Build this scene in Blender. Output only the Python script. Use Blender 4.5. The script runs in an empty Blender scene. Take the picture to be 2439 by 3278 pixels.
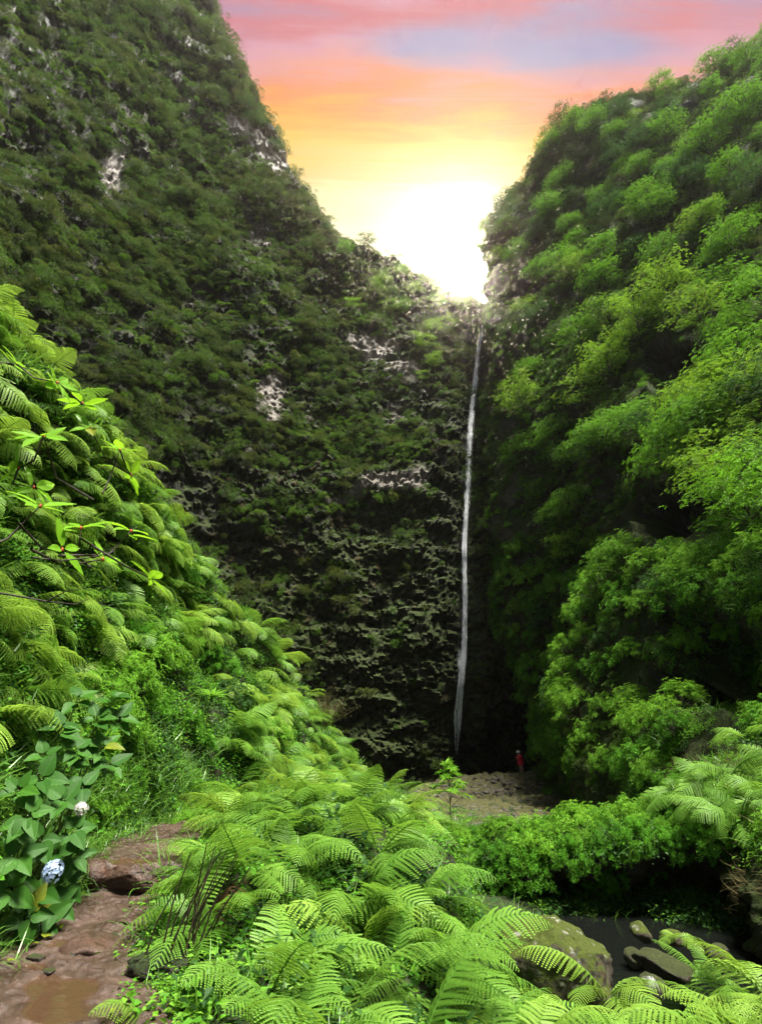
import bpy, math, random
import numpy as np
from mathutils import Vector, Matrix, Euler
from mathutils.bvhtree import BVHTree

# ---------------------------------------------------------------- camera, sky, sun, exposure
scene = bpy.context.scene
col = scene.collection
PITCH = math.radians(22.4)
FPX, CX, CY = 1821.0, 1219.5, 1639.0            # focal length and centre in pixels of the 2439 x 3278 photograph
cam_data = bpy.data.cameras.new('camera')
cam_data.sensor_fit = 'VERTICAL'
cam_data.sensor_height = 36.0
cam_data.lens = 36.0 * FPX / 3278.0
cam_data.clip_start = 0.05
cam_data.clip_end = 2000.0
cam = bpy.data.objects.new('camera', cam_data)
cam.location = (0, 0, 0)
cam.rotation_euler = (math.pi / 2 + PITCH, 0, 0)
col.objects.link(cam)
scene.camera = cam

SUN_AZ, SUN_EL = math.radians(134.0), math.radians(69.0)     # azimuth measured from +Y towards +X
EXPOSURE = 1.65
scene.view_settings.view_transform = 'Standard'
scene.view_settings.look = 'None'
scene.view_settings.gamma = 1.0
scene.view_settings.use_curve_mapping = False
scene.view_settings.exposure = EXPOSURE
scene.cycles.max_bounces = 5
scene.cycles.diffuse_bounces = 2
scene.cycles.glossy_bounces = 2
scene.cycles.transmission_bounces = 3
scene.cycles.transparent_max_bounces = 10
scene.cycles.volume_bounces = 0
scene.cycles.use_denoising = True
scene.cycles.use_adaptive_sampling = True
scene.cycles.adaptive_threshold = 0.04
scene.cycles.debug_use_spatial_splits = True
scene.cycles.sample_clamp_indirect = 4.0
scene.cycles.caustics_reflective = False
scene.cycles.caustics_refractive = False

sun_vec = Vector((math.sin(SUN_AZ) * math.cos(SUN_EL), math.cos(SUN_AZ) * math.cos(SUN_EL), math.sin(SUN_EL)))
sl = bpy.data.lights.new('sun', 'SUN')
sl.energy = 5.0
sl.angle = math.radians(14.0)
sl.color = (1.0, 0.95, 0.86)
sun = bpy.data.objects.new('sun', sl)
sun.rotation_euler = (-sun_vec).to_track_quat('-Z', 'Y').to_euler()
sun.location = sun_vec * 200
col.objects.link(sun)


def ray(px, py):
    """direction through a pixel of the photograph, in world axes (X right, Y ahead, Z up)"""
    x, v = (px - CX) / FPX, (CY - py) / FPX
    return Vector((x, math.cos(PITCH) - math.sin(PITCH) * v, math.sin(PITCH) + math.cos(PITCH) * v))


def at(px, py, Y):
    d = ray(px, py)
    return d * (Y / d.y)


def project(p):
    p = np.asarray(p, float).reshape(-1, 3)
    d = p[:, 1] * math.cos(PITCH) + p[:, 2] * math.sin(PITCH)
    u = -p[:, 1] * math.sin(PITCH) + p[:, 2] * math.cos(PITCH)
    d2 = np.where(d > 0.01, d, 0.01)
    return CX + FPX * p[:, 0] / d2, CY - FPX * u / d2, d


GLOW = ray(1488, 862).normalized()
world = bpy.data.worlds.new('World')
scene.world = world
world.use_nodes = True


class NT:
    """small helper for building node trees"""
    def __init__(self, tree):
        self.t = tree
        tree.nodes.clear()

    def n(self, kind, **kw):
        nd = self.t.nodes.new(kind)
        for k, v in kw.items():
            setattr(nd, k, v)
        return nd

    def link(self, a, b):
        self.t.links.new(a, b)

    def setin(self, nd, key, v):
        if hasattr(v, 'default_value') or isinstance(v, bpy.types.NodeSocket):
            self.link(v, nd.inputs[key])
        else:
            nd.inputs[key].default_value = v

    def math(self, op, a, b=0.0, c=None, clamp=False):
        nd = self.n('ShaderNodeMath', operation=op, use_clamp=clamp)
        self.setin(nd, 0, a)
        self.setin(nd, 1, b)
        if c is not None:
            self.setin(nd, 2, c)
        return nd.outputs[0]

    def vmath(self, op, a, b=(0, 0, 0)):
        nd = self.n('ShaderNodeVectorMath', operation=op)
        self.setin(nd, 0, a)
        self.setin(nd, 1, b)
        return nd.outputs['Value'] if op in ('DOT_PRODUCT', 'LENGTH', 'DISTANCE') else nd.outputs[0]

    def smooth(self, v, lo, hi):
        nd = self.n('ShaderNodeMapRange', interpolation_type='SMOOTHSTEP')
        self.setin(nd, 'Value', v)
        nd.inputs['From Min'].default_value = lo
        nd.inputs['From Max'].default_value = hi
        return nd.outputs[0]

    def mix(self, f, a, b, blend='MIX'):
        nd = self.n('ShaderNodeMix', data_type='RGBA', blend_type=blend)
        self.setin(nd, 0, f)
        self.setin(nd, 6, a if not isinstance(a, tuple) else (*a[:3], 1))
        self.setin(nd, 7, b if not isinstance(b, tuple) else (*b[:3], 1))
        return nd.outputs[2]

    def noise(self, vec, scale, detail=4.0, rough=0.55, dist=0.0):
        nd = self.n('ShaderNodeTexNoise')
        if vec is not None:
            self.link(vec, nd.inputs['Vector'])
        nd.inputs['Scale'].default_value = scale
        nd.inputs['Detail'].default_value = detail
        nd.inputs['Roughness'].default_value = rough
        nd.inputs['Distortion'].default_value = dist
        return nd.outputs[0]

    def mapping(self, vec, scale=(1, 1, 1), loc=(0, 0, 0), rot=(0, 0, 0)):
        nd = self.n('ShaderNodeMapping')
        self.link(vec, nd.inputs['Vector'])
        nd.inputs['Scale'].default_value = scale
        nd.inputs['Location'].default_value = loc
        nd.inputs['Rotation'].default_value = rot
        return nd.outputs[0]

    def ramp(self, f, stops, interp='LINEAR'):
        nd = self.n('ShaderNodeValToRGB')
        cr = nd.color_ramp
        cr.interpolation = interp
        while len(cr.elements) > 1:
            cr.elements.remove(cr.elements[-1])
        for i, (p, c) in enumerate(stops):
            e = cr.elements[0] if i == 0 else cr.elements.new(p)
            e.position = p
            e.color = (*c, 1)
        self.link(f, nd.inputs[0])
        return nd.outputs[0]


def srgb(r, g, b):
    f = lambda c: (c / 255) / 12.92 if c / 255 <= 0.04045 else ((c / 255 + 0.055) / 1.055) ** 2.4
    return (f(r), f(g), f(b))


w = NT(world.node_tree)
tc = w.n('ShaderNodeTexCoord').outputs['Generated']
sep = w.n('ShaderNodeSeparateXYZ')
w.link(tc, sep.inputs[0])
# a flat cloud deck overhead, seen in perspective: lay its banks out in deck coordinates (right, ahead) per unit of height
hz = w.math('MAXIMUM', sep.outputs['Z'], 0.05)
deck = w.n('ShaderNodeCombineXYZ')
w.link(w.math('DIVIDE', sep.outputs['X'], hz), deck.inputs[0])
w.link(w.math('DIVIDE', sep.outputs['Y'], hz), deck.inputs[1])
ahead = w.math('DIVIDE', sep.outputs['Y'], hz)
cv = w.mapping(deck.outputs[0], scale=(1.5, 6.5, 1.0), loc=(3.1, 0.4, 0.0), rot=(0, 0, -0.16))
n1 = w.noise(cv, 1.0, 5, 0.55, 0.5)
cv2 = w.mapping(deck.outputs[0], scale=(3.0, 30.0, 1.0), loc=(0.7, 0, 0), rot=(0, 0, -0.09))
n2 = w.noise(cv2, 1.0, 7, 0.62, 1.2)
shift = w.math('ADD', w.math('MULTIPLY', w.math('SUBTRACT', n1, 0.5), 0.24), w.math('MULTIPLY', w.math('SUBTRACT', n2, 0.5), 0.16))
e2 = w.math('ADD', ahead, shift)
e3 = w.math('MULTIPLY', e2, 0.8)
K = 0.8
sunset = w.ramp(e3, [(0.0, srgb(205, 205, 225)), (0.30 * K, srgb(195, 190, 215)), (0.44 * K, srgb(186, 148, 176)), (0.49 * K, srgb(216, 128, 138)), (0.54 * K, srgb(222, 162, 180)),
                     (0.585 * K, srgb(236, 164, 156)), (0.625 * K, srgb(248, 154, 104)), (0.665 * K, srgb(251, 182, 88)), (0.71 * K, srgb(254, 210, 104)), (0.765 * K, srgb(252, 216, 148)),
                     (0.80 * K, srgb(254, 240, 180)), (0.92 * K, srgb(255, 247, 205)), (1.0, srgb(255, 244, 200))])
cv3 = w.mapping(deck.outputs[0], scale=(2.2, 9.0, 1.0), loc=(1.35, 0.25, 0.0), rot=(0, 0, 0.12))
n3 = w.noise(cv3, 1.0, 3, 0.5, 0.4)
# an opening in the deck, up and to the right of the sun
gap = w.vmath('LENGTH', w.vmath('MULTIPLY', w.vmath('SUBTRACT', deck.outputs[0], (0.24, 0.545, 0.0)), (4.2, 24.0, 0.0)))
gap = w.smooth(w.math('ADD', gap, w.math('MULTIPLY', w.math('SUBTRACT', n3, 0.5), 4.0)), 1.25, 0.25)
blue = w.math('MAXIMUM', gap, w.math('MULTIPLY', w.smooth(n3, 0.50, 0.68), w.math('MULTIPLY', w.smooth(e2, 0.58, 0.50), 0.6)))
sunset = w.mix(w.math('MULTIPLY', blue, 0.72), sunset, srgb(140, 166, 208))
# away from the sunset: ordinary daylight sky under thin bright cloud
sky = w.n('ShaderNodeTexSky', sky_type='NISHITA', sun_disc=False)
sky.sun_elevation = SUN_EL
sky.sun_rotation = SUN_AZ
day = w.vmath('MULTIPLY', sky.outputs[0], (0.10, 0.10, 0.10))
veil = w.noise(w.mapping(tc, scale=(1.5, 1.5, 3.0)), 1.6, 5, 0.6)
day = w.mix(w.math('ADD', 0.45, w.math('MULTIPLY', veil, 0.35)), day, (0.36, 0.36, 0.37))
facing = w.vmath('DOT_PRODUCT', tc, tuple(Vector((GLOW.x, GLOW.y, 0)).normalized()))
f_sun = w.smooth(facing, 0.05, 0.35)
skycol = w.mix(f_sun, day, sunset)
gd = w.math('MAXIMUM', w.vmath('DOT_PRODUCT', tc, tuple(GLOW)), 0.0)
g1 = w.math('POWER', gd, 1500.0)
g2 = w.math('POWER', gd, 150.0)
disc = w.smooth(gd, math.cos(math.radians(2.2)), math.cos(math.radians(0.8)))
glow = w.math('ADD', w.math('ADD', w.math('MULTIPLY', g1, 2.0), w.math('MULTIPLY', g2, 0.22)), w.math('MULTIPLY', disc, 800.0))
gv = w.n('ShaderNodeVectorMath', operation='SCALE')
gv.inputs[0].default_value = (1.0, 0.90, 0.68)
w.link(glow, gv.inputs['Scale'])
skycol = w.vmath('ADD', skycol, gv.outputs[0])
bg = w.n('ShaderNodeBackground')
w.link(skycol, bg.inputs['Color'])
bg.inputs['Strength'].default_value = 1.0 / (2 ** EXPOSURE)
out = w.n('ShaderNodeOutputWorld')
w.link(bg.outputs[0], out.inputs['Surface'])

# ---------------------------------------------------------------- helpers
RNG = np.random.default_rng(11)
random.seed(5)


def _hash(ix, iy, iz, seed):
    h = (ix.astype(np.int64) * 374761393 + iy.astype(np.int64) * 668265263 + iz.astype(np.int64) * 2147483647 + seed * 1274126177) & 0xFFFFFFFF
    h = ((h ^ (h >> 13)) * 1274126177) & 0xFFFFFFFF
    h = ((h ^ (h >> 16)) * 2246822519) & 0xFFFFFFFF
    h = h ^ (h >> 15)
    return (h & 0xFFFFFF) / float(0xFFFFFF)


def vnoise(p, seed=0):
    """smooth value noise in -1..1"""
    i = np.floor(p)
    f = p - i
    f = f * f * f * (f * (f * 6 - 15) + 10)
    ix, iy, iz = i[..., 0], i[..., 1], i[..., 2]
    r = 0
    for dx in (0, 1):
        wx = f[..., 0] if dx else 1 - f[..., 0]
        for dy in (0, 1):
            wy = f[..., 1] if dy else 1 - f[..., 1]
            for dz in (0, 1):
                wz = f[..., 2] if dz else 1 - f[..., 2]
                r = r + wx * wy * wz * _hash(ix + dx, iy + dy, iz + dz, seed)
    return r * 2 - 1


def fbm(p, octaves=4, seed=0, gain=0.5):
    a, s, t = 1.0, 0, 0
    for o in range(octaves):
        s = s + a * vnoise(p * (2.03 ** o) + o * 17.3, seed + o)
        t += a
        a *= gain
    return s / t


def ridged(p, octaves=4, seed=0):
    a, s, t = 1.0, 0, 0
    for o in range(octaves):
        s = s + a * (1 - np.abs(vnoise(p * (2.1 ** o) + o * 9.1, seed + o)))
        t += a
        a *= 0.5
    return s / t


def worley(p, seed=0):
    """cell noise: distance to the border between the two nearest cells, and a random value per cell"""
    i = np.floor(p)
    d1 = np.full(p.shape[:-1], 9.0)
    d2 = np.full(p.shape[:-1], 9.0)
    val = np.zeros(p.shape[:-1])
    for dx in (-1, 0, 1):
        for dy in (-1, 0, 1):
            for dz in (-1, 0, 1):
                c = i + np.array([dx, dy, dz])
                q = c + np.stack([_hash(c[..., 0], c[..., 1], c[..., 2], seed + k) for k in (1, 2, 3)], -1)
                d = np.linalg.norm(q - p, axis=-1)
                v = _hash(c[..., 0], c[..., 1], c[..., 2], seed + 7)
                near = d < d1
                d2 = np.where(near, d1, np.minimum(d2, d))
                val = np.where(near, v, val)
                d1 = np.where(near, d, d1)
    return d2 - d1, val


def mesh_np(name, V, F, tint=None, mat=None, smooth=False, attrs=None, mats=None, midx=None):
    """mesh from arrays; F is an (n,k) array or a list of such arrays; tint is one value per vertex"""
    V = np.asarray(V, np.float32)
    Fs = F if isinstance(F, list) else [F]
    Fs = [np.asarray(f, np.int32) for f in Fs if len(f)]
    me = bpy.data.meshes.new(name)
    me.vertices.add(len(V))
    me.vertices.foreach_set('co', V.ravel())
    loops = np.concatenate([f.ravel() for f in Fs])
    tot = np.concatenate([np.full(len(f), f.shape[1], np.int32) for f in Fs])
    start = np.concatenate([[0], np.cumsum(tot)[:-1]]).astype(np.int32)
    me.loops.add(len(loops))
    me.loops.foreach_set('vertex_index', loops)
    me.polygons.add(len(tot))
    me.polygons.foreach_set('loop_start', start)
    me.polygons.foreach_set('loop_total', tot)
    if midx is not None:
        me.polygons.foreach_set('material_index', np.asarray(midx, np.int32))
    me.update(calc_edges=True)
    me.polygons.foreach_set('use_smooth', np.full(len(tot), bool(smooth)))
    if tint is not None:
        a = me.attributes.new('tint', 'FLOAT', 'POINT')
        a.data.foreach_set('value', np.asarray(tint, np.float32))
    for k, v in (attrs or {}).items():
        a = me.attributes.new(k, 'FLOAT', 'POINT')
        a.data.foreach_set('value', np.asarray(v, np.float32))
    for m in (mats or ([mat] if mat else [])):
        me.materials.append(m)
    return me


def obj(name, me, parent=None, loc=None, rot=None, scale=None):
    o = bpy.data.objects.new(name, me)
    col.objects.link(o)
    if parent is not None:
        o.parent = parent
    if loc is not None:
        o.location = loc
    if rot is not None:
        o.rotation_euler = rot
    if scale is not None:
        o.scale = (scale, scale, scale) if isinstance(scale, (int, float)) else scale
    return o


def tag(o, label=None, cat=None, group=None, kind=None):
    for k, v in (('label', label), ('category', cat), ('group', group), ('kind', kind)):
        if v:
            o[k] = v
    return o


class MB:
    """collects quads/tris with one tint value per vertex"""
    def __init__(self):
        self.v, self.t, self.q, self.tr, self.n = [], [], [], [], 0

    def add(self, V, quads=None, tris=None, tint=0.5):
        V = np.asarray(V, float).reshape(-1, 3)
        self.v.append(V)
        self.t.append(np.full(len(V), tint) if np.isscalar(tint) else np.asarray(tint, float))
        if quads is not None and len(quads):
            self.q.append(np.asarray(quads) + self.n)
        if tris is not None and len(tris):
            self.tr.append(np.asarray(tris) + self.n)
        self.n += len(V)

    def tube(self, pts, radii, sides=6, tint=0.5, cap=True):
        P = np.asarray(pts, float)
        m = len(P)
        T = np.gradient(P, axis=0)
        T /= np.linalg.norm(T, axis=1)[:, None] + 1e-9
        ref = np.array([0.31, 0.17, 0.93]) if abs(T[0][2]) < 0.9 else np.array([0.93, 0.2, 0.1])
        A = np.cross(T, ref)
        A /= np.linalg.norm(A, axis=1)[:, None] + 1e-9
        B = np.cross(T, A)
        ang = np.arange(sides) * 2 * math.pi / sides
        R = np.asarray(radii, float)[:, None, None]
        V = P[:, None] + R * (np.cos(ang)[None, :, None] * A[:, None] + np.sin(ang)[None, :, None] * B[:, None])
        V = V.reshape(-1, 3)
        q = []
        for i in range(m - 1):
            for k in range(sides):
                a, b = i * sides + k, i * sides + (k + 1) % sides
                q.append((a, b, b + sides, a + sides))
        self.add(V, quads=q, tint=tint)
        if cap:
            self.add(np.vstack([P[-1:], V[-sides:]]), tris=[(0, 1 + k, 1 + (k + 1) % sides) for k in range(sides)], tint=tint)

    def mesh(self, name, mat, smooth=False):
        F = []
        if self.q:
            F.append(np.concatenate(self.q))
        if self.tr:
            F.append(np.concatenate(self.tr))
        return mesh_np(name, np.concatenate(self.v), F, np.concatenate(self.t), mat, smooth)


def catmull(C, n, axis):
    """Catmull-Rom interpolation of the control grid C along an axis to n samples"""
    C = np.moveaxis(np.asarray(C, float), axis, 0)
    m = C.shape[0]
    E = np.concatenate([2 * C[:1] - C[1:2], C, 2 * C[-1:] - C[-2:-1]])
    t = np.linspace(0, m - 1, n)
    i = np.minimum(t.astype(int), m - 2)
    f = (t - i).reshape((-1,) + (1,) * (C.ndim - 1))
    p0, p1, p2, p3 = E[i], E[i + 1], E[i + 2], E[i + 3]
    r = 0.5 * (2 * p1 + (p2 - p0) * f + (2 * p0 - 5 * p1 + 4 * p2 - p3) * f ** 2 + (3 * p1 - p0 - 3 * p2 + p3) * f ** 3)
    return np.moveaxis(r, 0, axis)


def grid_normals(P):
    du = np.gradient(P, axis=0)
    dv = np.gradient(P, axis=1)
    N = np.cross(du, dv)
    return N / (np.linalg.norm(N, axis=-1, keepdims=True) + 1e-9)


def grid_faces(n, m, flip=False):
    i, j = np.meshgrid(np.arange(n - 1), np.arange(m - 1), indexing='ij')
    a = (i * m + j).ravel()
    F = np.stack([a, a + m, a + m + 1, a + 1], 1)
    return F[:, ::-1] if flip else F


class Sheet:
    """a displaced surface: mesh data, normals and a BVH for placing things on it"""
    def __init__(self, P, flip=False):
        self.P, self.flip = P, flip

    def finish(self, name, mat, attrs=None, smooth=True):
        n, m = self.P.shape[:2]
        self.N = grid_normals(self.P) * (-1 if self.flip else 1)
        F = grid_faces(n, m, self.flip)
        V = self.P.reshape(-1, 3)
        me = mesh_np(name, V, F, None, mat, smooth, attrs={k: a.ravel() for k, a in (attrs or {}).items()})
        self.o = tag(obj(name, me), kind='structure')
        self.bvh = BVHTree.FromPolygons(V.tolist(), F.tolist())
        self.attrs = attrs or {}
        return self

    def hit(self, px, py):
        d = ray(px, py).normalized()
        loc, nor, i, dist = self.bvh.ray_cast(Vector((0, 0, 0)), d)
        if loc is None:
            return None, None
        if nor.dot(d) > 0:
            nor = -nor
        return loc, nor

    def sample(self, count, rng, weight=None, margin=200, keep=None, front=True):
        """random surface points inside (or just outside) the frame: positions, normals, attribute cells"""
        n, m = self.P.shape[:2]
        A = self.P[:-1, :-1]
        e1, e2 = self.P[1:, :-1] - A, self.P[:-1, 1:] - A
        area = np.linalg.norm(np.cross(e1, e2), axis=-1)
        cen = A + (e1 + e2) / 2
        x, y, d = project(cen)
        ok = (x > -margin) & (x < 2439 + margin) & (y > -margin) & (y < 3278 + margin) & (d > 0.5)
        wgt = area.ravel() * ok
        Nn = self.N[:-1, :-1].reshape(-1, 3)
        if front:
            vd = -cen.reshape(-1, 3)
            vd /= np.linalg.norm(vd, axis=1)[:, None]
            wgt = wgt * ((Nn * vd).sum(1) > -0.25)
        if weight is not None:
            wgt = wgt * weight[:-1, :-1].ravel()
        if wgt.sum() <= 0:
            return np.zeros((0, 3)), np.zeros((0, 3))
        idx = rng.choice(len(wgt), size=count, p=wgt / wgt.sum())
        u, v = rng.random((count, 1)), rng.random((count, 1))
        Pp = A.reshape(-1, 3)[idx] + e1.reshape(-1, 3)[idx] * u + e2.reshape(-1, 3)[idx] * v
        return Pp, Nn[idx]


def thin(P, r):
    """indices of points at least r apart (r may be one value per point)"""
    r = np.broadcast_to(np.asarray(r, float), (len(P),))
    cell = max(float(r.max()), 1e-3)
    grid, keep = {}, []
    for i, p in enumerate(P):
        k = tuple(np.floor(p / cell).astype(int))
        good = True
        for dx in (-1, 0, 1):
            for dy in (-1, 0, 1):
                for dz in (-1, 0, 1):
                    for j in grid.get((k[0] + dx, k[1] + dy, k[2] + dz), ()):
                        if np.sum((P[j] - p) ** 2) < (0.5 * (r[i] + r[j])) ** 2:
                            good = False
        if good:
            grid.setdefault(k, []).append(i)
            keep.append(i)
    return np.array(keep, int)


def frame_from(up, yaw):
    """rotation whose Z is `up`, turned by yaw about it"""
    z = Vector(up).normalized()
    x = Vector((math.cos(yaw), math.sin(yaw), 0))
    y = z.cross(x)
    if y.length < 1e-4:
        y = z.cross(Vector((0, 0, 1)))
    y.normalize()
    x = y.cross(z)
    return Matrix((x, y, z)).transposed()


def scatter(name, P, R, S, I, protos, label, cat):
    """one 'stuff' object: thousands of small plants, instanced by geometry nodes on its points"""
    me = bpy.data.meshes.new(name)
    me.vertices.add(len(P))
    me.vertices.foreach_set('co', np.asarray(P, np.float32).ravel())
    a = me.attributes.new('rot', 'FLOAT_VECTOR', 'POINT')
    a.data.foreach_set('vector', np.asarray(R, np.float32).ravel())
    a = me.attributes.new('scl', 'FLOAT', 'POINT')
    a.data.foreach_set('value', np.asarray(S, np.float32))
    a = me.attributes.new('pick', 'INT', 'POINT')
    a.data.foreach_set('value', np.asarray(I, np.int32))
    o = tag(obj(name, me), label, cat, None, 'stuff')
    ng = bpy.data.node_groups.new(name + '_scatter', 'GeometryNodeTree')
    ng.interface.new_socket('Geometry', in_out='INPUT', socket_type='NodeSocketGeometry')
    ng.interface.new_socket('Geometry', in_out='OUTPUT', socket_type='NodeSocketGeometry')
    nd, ln = ng.nodes, ng.links
    gi, go = nd.new('NodeGroupInput'), nd.new('NodeGroupOutput')
    join = nd.new('GeometryNodeJoinGeometry')

    def attr(nm, ty):
        x = nd.new('GeometryNodeInputNamedAttribute')
        x.data_type = ty
        x.inputs['Name'].default_value = nm
        return x.outputs['Attribute']
    rot, scl, pick = attr('rot', 'FLOAT_VECTOR'), attr('scl', 'FLOAT'), attr('pick', 'INT')
    e2r = nd.new('FunctionNodeEulerToRotation')
    ln.new(rot, e2r.inputs[0])
    for k, pm in enumerate(protos):
        po = bpy.data.objects.new(name + '_source', pm)
        oi = nd.new('GeometryNodeObjectInfo')
        oi.inputs['Object'].default_value = po
        oi.inputs['As Instance'].default_value = True
        cmp_ = nd.new('FunctionNodeCompare')
        cmp_.data_type = 'INT'
        cmp_.operation = 'EQUAL'
        ln.new(pick, cmp_.inputs[2])
        cmp_.inputs[3].default_value = k
        iop = nd.new('GeometryNodeInstanceOnPoints')
        ln.new(gi.outputs[0], iop.inputs['Points'])
        ln.new(cmp_.outputs[0], iop.inputs['Selection'])
        ln.new(oi.outputs['Geometry'], iop.inputs['Instance'])
        ln.new(e2r.outputs[0], iop.inputs['Rotation'])
        ln.new(scl, iop.inputs['Scale'])
        ln.new(iop.outputs[0], join.inputs[0])
    ln.new(join.outputs[0], go.inputs[0])
    md = o.modifiers.new('scatter', 'NODES')
    md.node_group = ng
    return o

# ---------------------------------------------------------------- materials
def new_mat(name):
    m = bpy.data.materials.new(name)
    m.use_nodes = True
    return m, NT(m.node_tree)


def finish_mat(t, shader, disp=None):
    o = t.n('ShaderNodeOutputMaterial')
    t.link(shader, o.inputs['Surface'])


def principled(t, color, rough=0.6, spec=0.4, normal=None):
    p = t.n('ShaderNodeBsdfPrincipled')
    t.setin(p, 'Base Color', color if not isinstance(color, tuple) else (*color, 1))
    t.setin(p, 'Roughness', rough)
    t.setin(p, 'Specular IOR Level', spec)
    if normal is not None:
        t.link(normal, p.inputs['Normal'])
    return p.outputs[0]


def leaf_mat(name, dark, light, glow, trans=0.35, rough=0.45, spec=0.4):
    """foliage: tint per leaf and per plant between two greens, light passing through the blade"""
    m, t = new_mat(name)
    at_ = t.n('ShaderNodeAttribute', attribute_name='tint')
    oi = t.n('ShaderNodeObjectInfo')
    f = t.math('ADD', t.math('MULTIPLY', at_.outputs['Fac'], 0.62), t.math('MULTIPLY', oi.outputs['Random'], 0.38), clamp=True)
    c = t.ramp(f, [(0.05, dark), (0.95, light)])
    p = principled(t, c, rough, spec)
    tr = t.n('ShaderNodeBsdfTranslucent')
    t.link(t.mix(0.5, c, glow), tr.inputs['Color'])
    ms = t.n('ShaderNodeMixShader')
    ms.inputs[0].default_value = trans
    t.link(p, ms.inputs[1])
    t.link(tr.outputs[0], ms.inputs[2])
    finish_mat(t, ms.outputs[0])
    return m


def rock_mat(name, dark, mid, pale, moss, moss_amount, wet=0.4, scale=1.0, strata=True):
    m, t = new_mat(name)
    geo = t.n('ShaderNodeNewGeometry')
    pos = geo.outputs['Position']
    a = t.noise(pos, 0.35 * scale, 6, 0.6)
    b = t.noise(pos, 2.2 * scale, 6, 0.65, 0.4)
    fine = t.noise(pos, 9.0 * scale, 4, 0.7)
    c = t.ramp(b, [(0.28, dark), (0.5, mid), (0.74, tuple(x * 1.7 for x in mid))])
    red = t.noise(pos, 0.8 * scale, 4, 0.6)
    c = t.mix(t.math('MULTIPLY', t.smooth(red, 0.52, 0.72), 0.5), c, (mid[0] * 1.5, mid[1] * 0.95, mid[2] * 0.75))
    scar = t.n('ShaderNodeAttribute', attribute_name='scar').outputs['Fac']
    pc = t.ramp(fine, [(0.25, tuple(x * 0.45 for x in pale)), (0.55, pale), (0.8, tuple(min(1, x * 1.25) for x in pale))])
    c = t.mix(t.math('MULTIPLY', scar, t.smooth(b, 0.30, 0.50)), c, pc)
    sepn = t.n('ShaderNodeSeparateXYZ')
    t.link(geo.outputs['Normal'], sepn.inputs[0])
    up = t.math('ADD', t.math('MULTIPLY', sepn.outputs['Z'], 1.3), t.math('MULTIPLY', t.math('SUBTRACT', a, 0.5), 1.4))
    mo = t.math('MULTIPLY', t.smooth(t.math('ADD', up, t.math('MULTIPLY', t.math('SUBTRACT', fine, 0.5), 0.9)), 0.5 - moss_amount, 0.95 - moss_amount), t.math('SUBTRACT', 1.0, t.math('MULTIPLY', scar, 0.85), clamp=True))
    mc = t.ramp(fine, [(0.3, tuple(x * 0.5 for x in moss)), (0.6, moss), (0.85, tuple(x * 1.8 for x in moss))])
    c = t.mix(mo, c, mc)
    bump = t.n('ShaderNodeBump')
    bump.inputs['Strength'].default_value = 0.9
    bump.inputs['Distance'].default_value = 0.12 / scale
    t.link(t.math('ADD', b, t.math('MULTIPLY', fine, 0.5)), bump.inputs['Height'])
    ro = t.math('ADD', wet, t.math('MULTIPLY', mo, 0.9 - wet), clamp=True)
    finish_mat(t, principled(t, c, ro, 0.3, bump.outputs[0]))
    return m


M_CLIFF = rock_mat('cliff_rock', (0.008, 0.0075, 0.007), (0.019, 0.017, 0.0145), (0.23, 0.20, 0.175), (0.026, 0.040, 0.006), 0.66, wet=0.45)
M_SOIL = rock_mat('dark_soil', (0.010, 0.009, 0.007), (0.028, 0.022, 0.016), (0.1, 0.09, 0.08), (0.020, 0.032, 0.007), 0.25, wet=0.6, scale=2.5)

# ---------------------------------------------------------------- terrain: the gorge walls and the ground
def lb_control():
    C = [
        [(-900, 2100, 22), (-900, 1500, 23), (-850, 900, 25), (-800, 300, 28), (-700, -300, 31), (-600, -1000, 36)],
        [(-150, 2000, 36), (-150, 1500, 36.5), (-130, 950, 38), (-100, 450, 40.5), (-60, -100, 43), (30, -750, 47)],
        [(200, 2100, 46), (200, 1650, 46), (200, 1150, 47), (230, 700, 48.5), (300, 200, 50.5), (400, -330, 53)],
        [(480, 2250, 54), (470, 1800, 54), (460, 1350, 54.5), (480, 900, 56), (550, 440, 58), (655, 20, 60)],
        [(760, 2430, 60), (750, 2050, 60), (740, 1620, 60.5), (750, 1200, 61.5), (790, 790, 63), (850, 410, 65)],
        [(1020, 2470, 62), (1010, 2120, 62), (1000, 1720, 62.5), (1000, 1350, 64), (1020, 1010, 67), (1065, 715, 70)],
        [(1230, 2500, 62.5), (1225, 2150, 62), (1225, 1760, 62), (1225, 1420, 65), (1230, 1090, 69), (1255, 850, 75)],
        [(1420, 2505, 63), (1425, 2180, 62), (1440, 1760, 62.5), (1465, 1390, 66), (1470, 1110, 71), (1450, 945, 78)],
        [(1540, 2505, 67), (1535, 2190, 63), (1545, 1760, 63.5), (1565, 1380, 67), (1575, 1080, 74), (1545, 965, 80)],
        [(1700, 2520, 72), (1680, 2210, 66), (1670, 1760, 66), (1670, 1380, 70), (1680, 1050, 78), (1680, 900, 84)],
        [(1950, 2550, 72), (1950, 2210, 72), (1950, 1760, 74), (1950, 1380, 78), (1950, 1050, 84), (1950, 880, 90)],
    ]
    G = np.array([[at(*p) for p in c] for c in C])
    low = G[:, 0] + np.array([0, 1.0, -7.0])
    G = np.concatenate([low[:, None], G], 1)
    back = G[:, -1] + np.array([0, 14.0, -2.0])
    back2 = G[:, -1] + np.array([0, 34.0, -16.0])
    return np.concatenate([G, back[:, None], back2[:, None]], 1)


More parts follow.
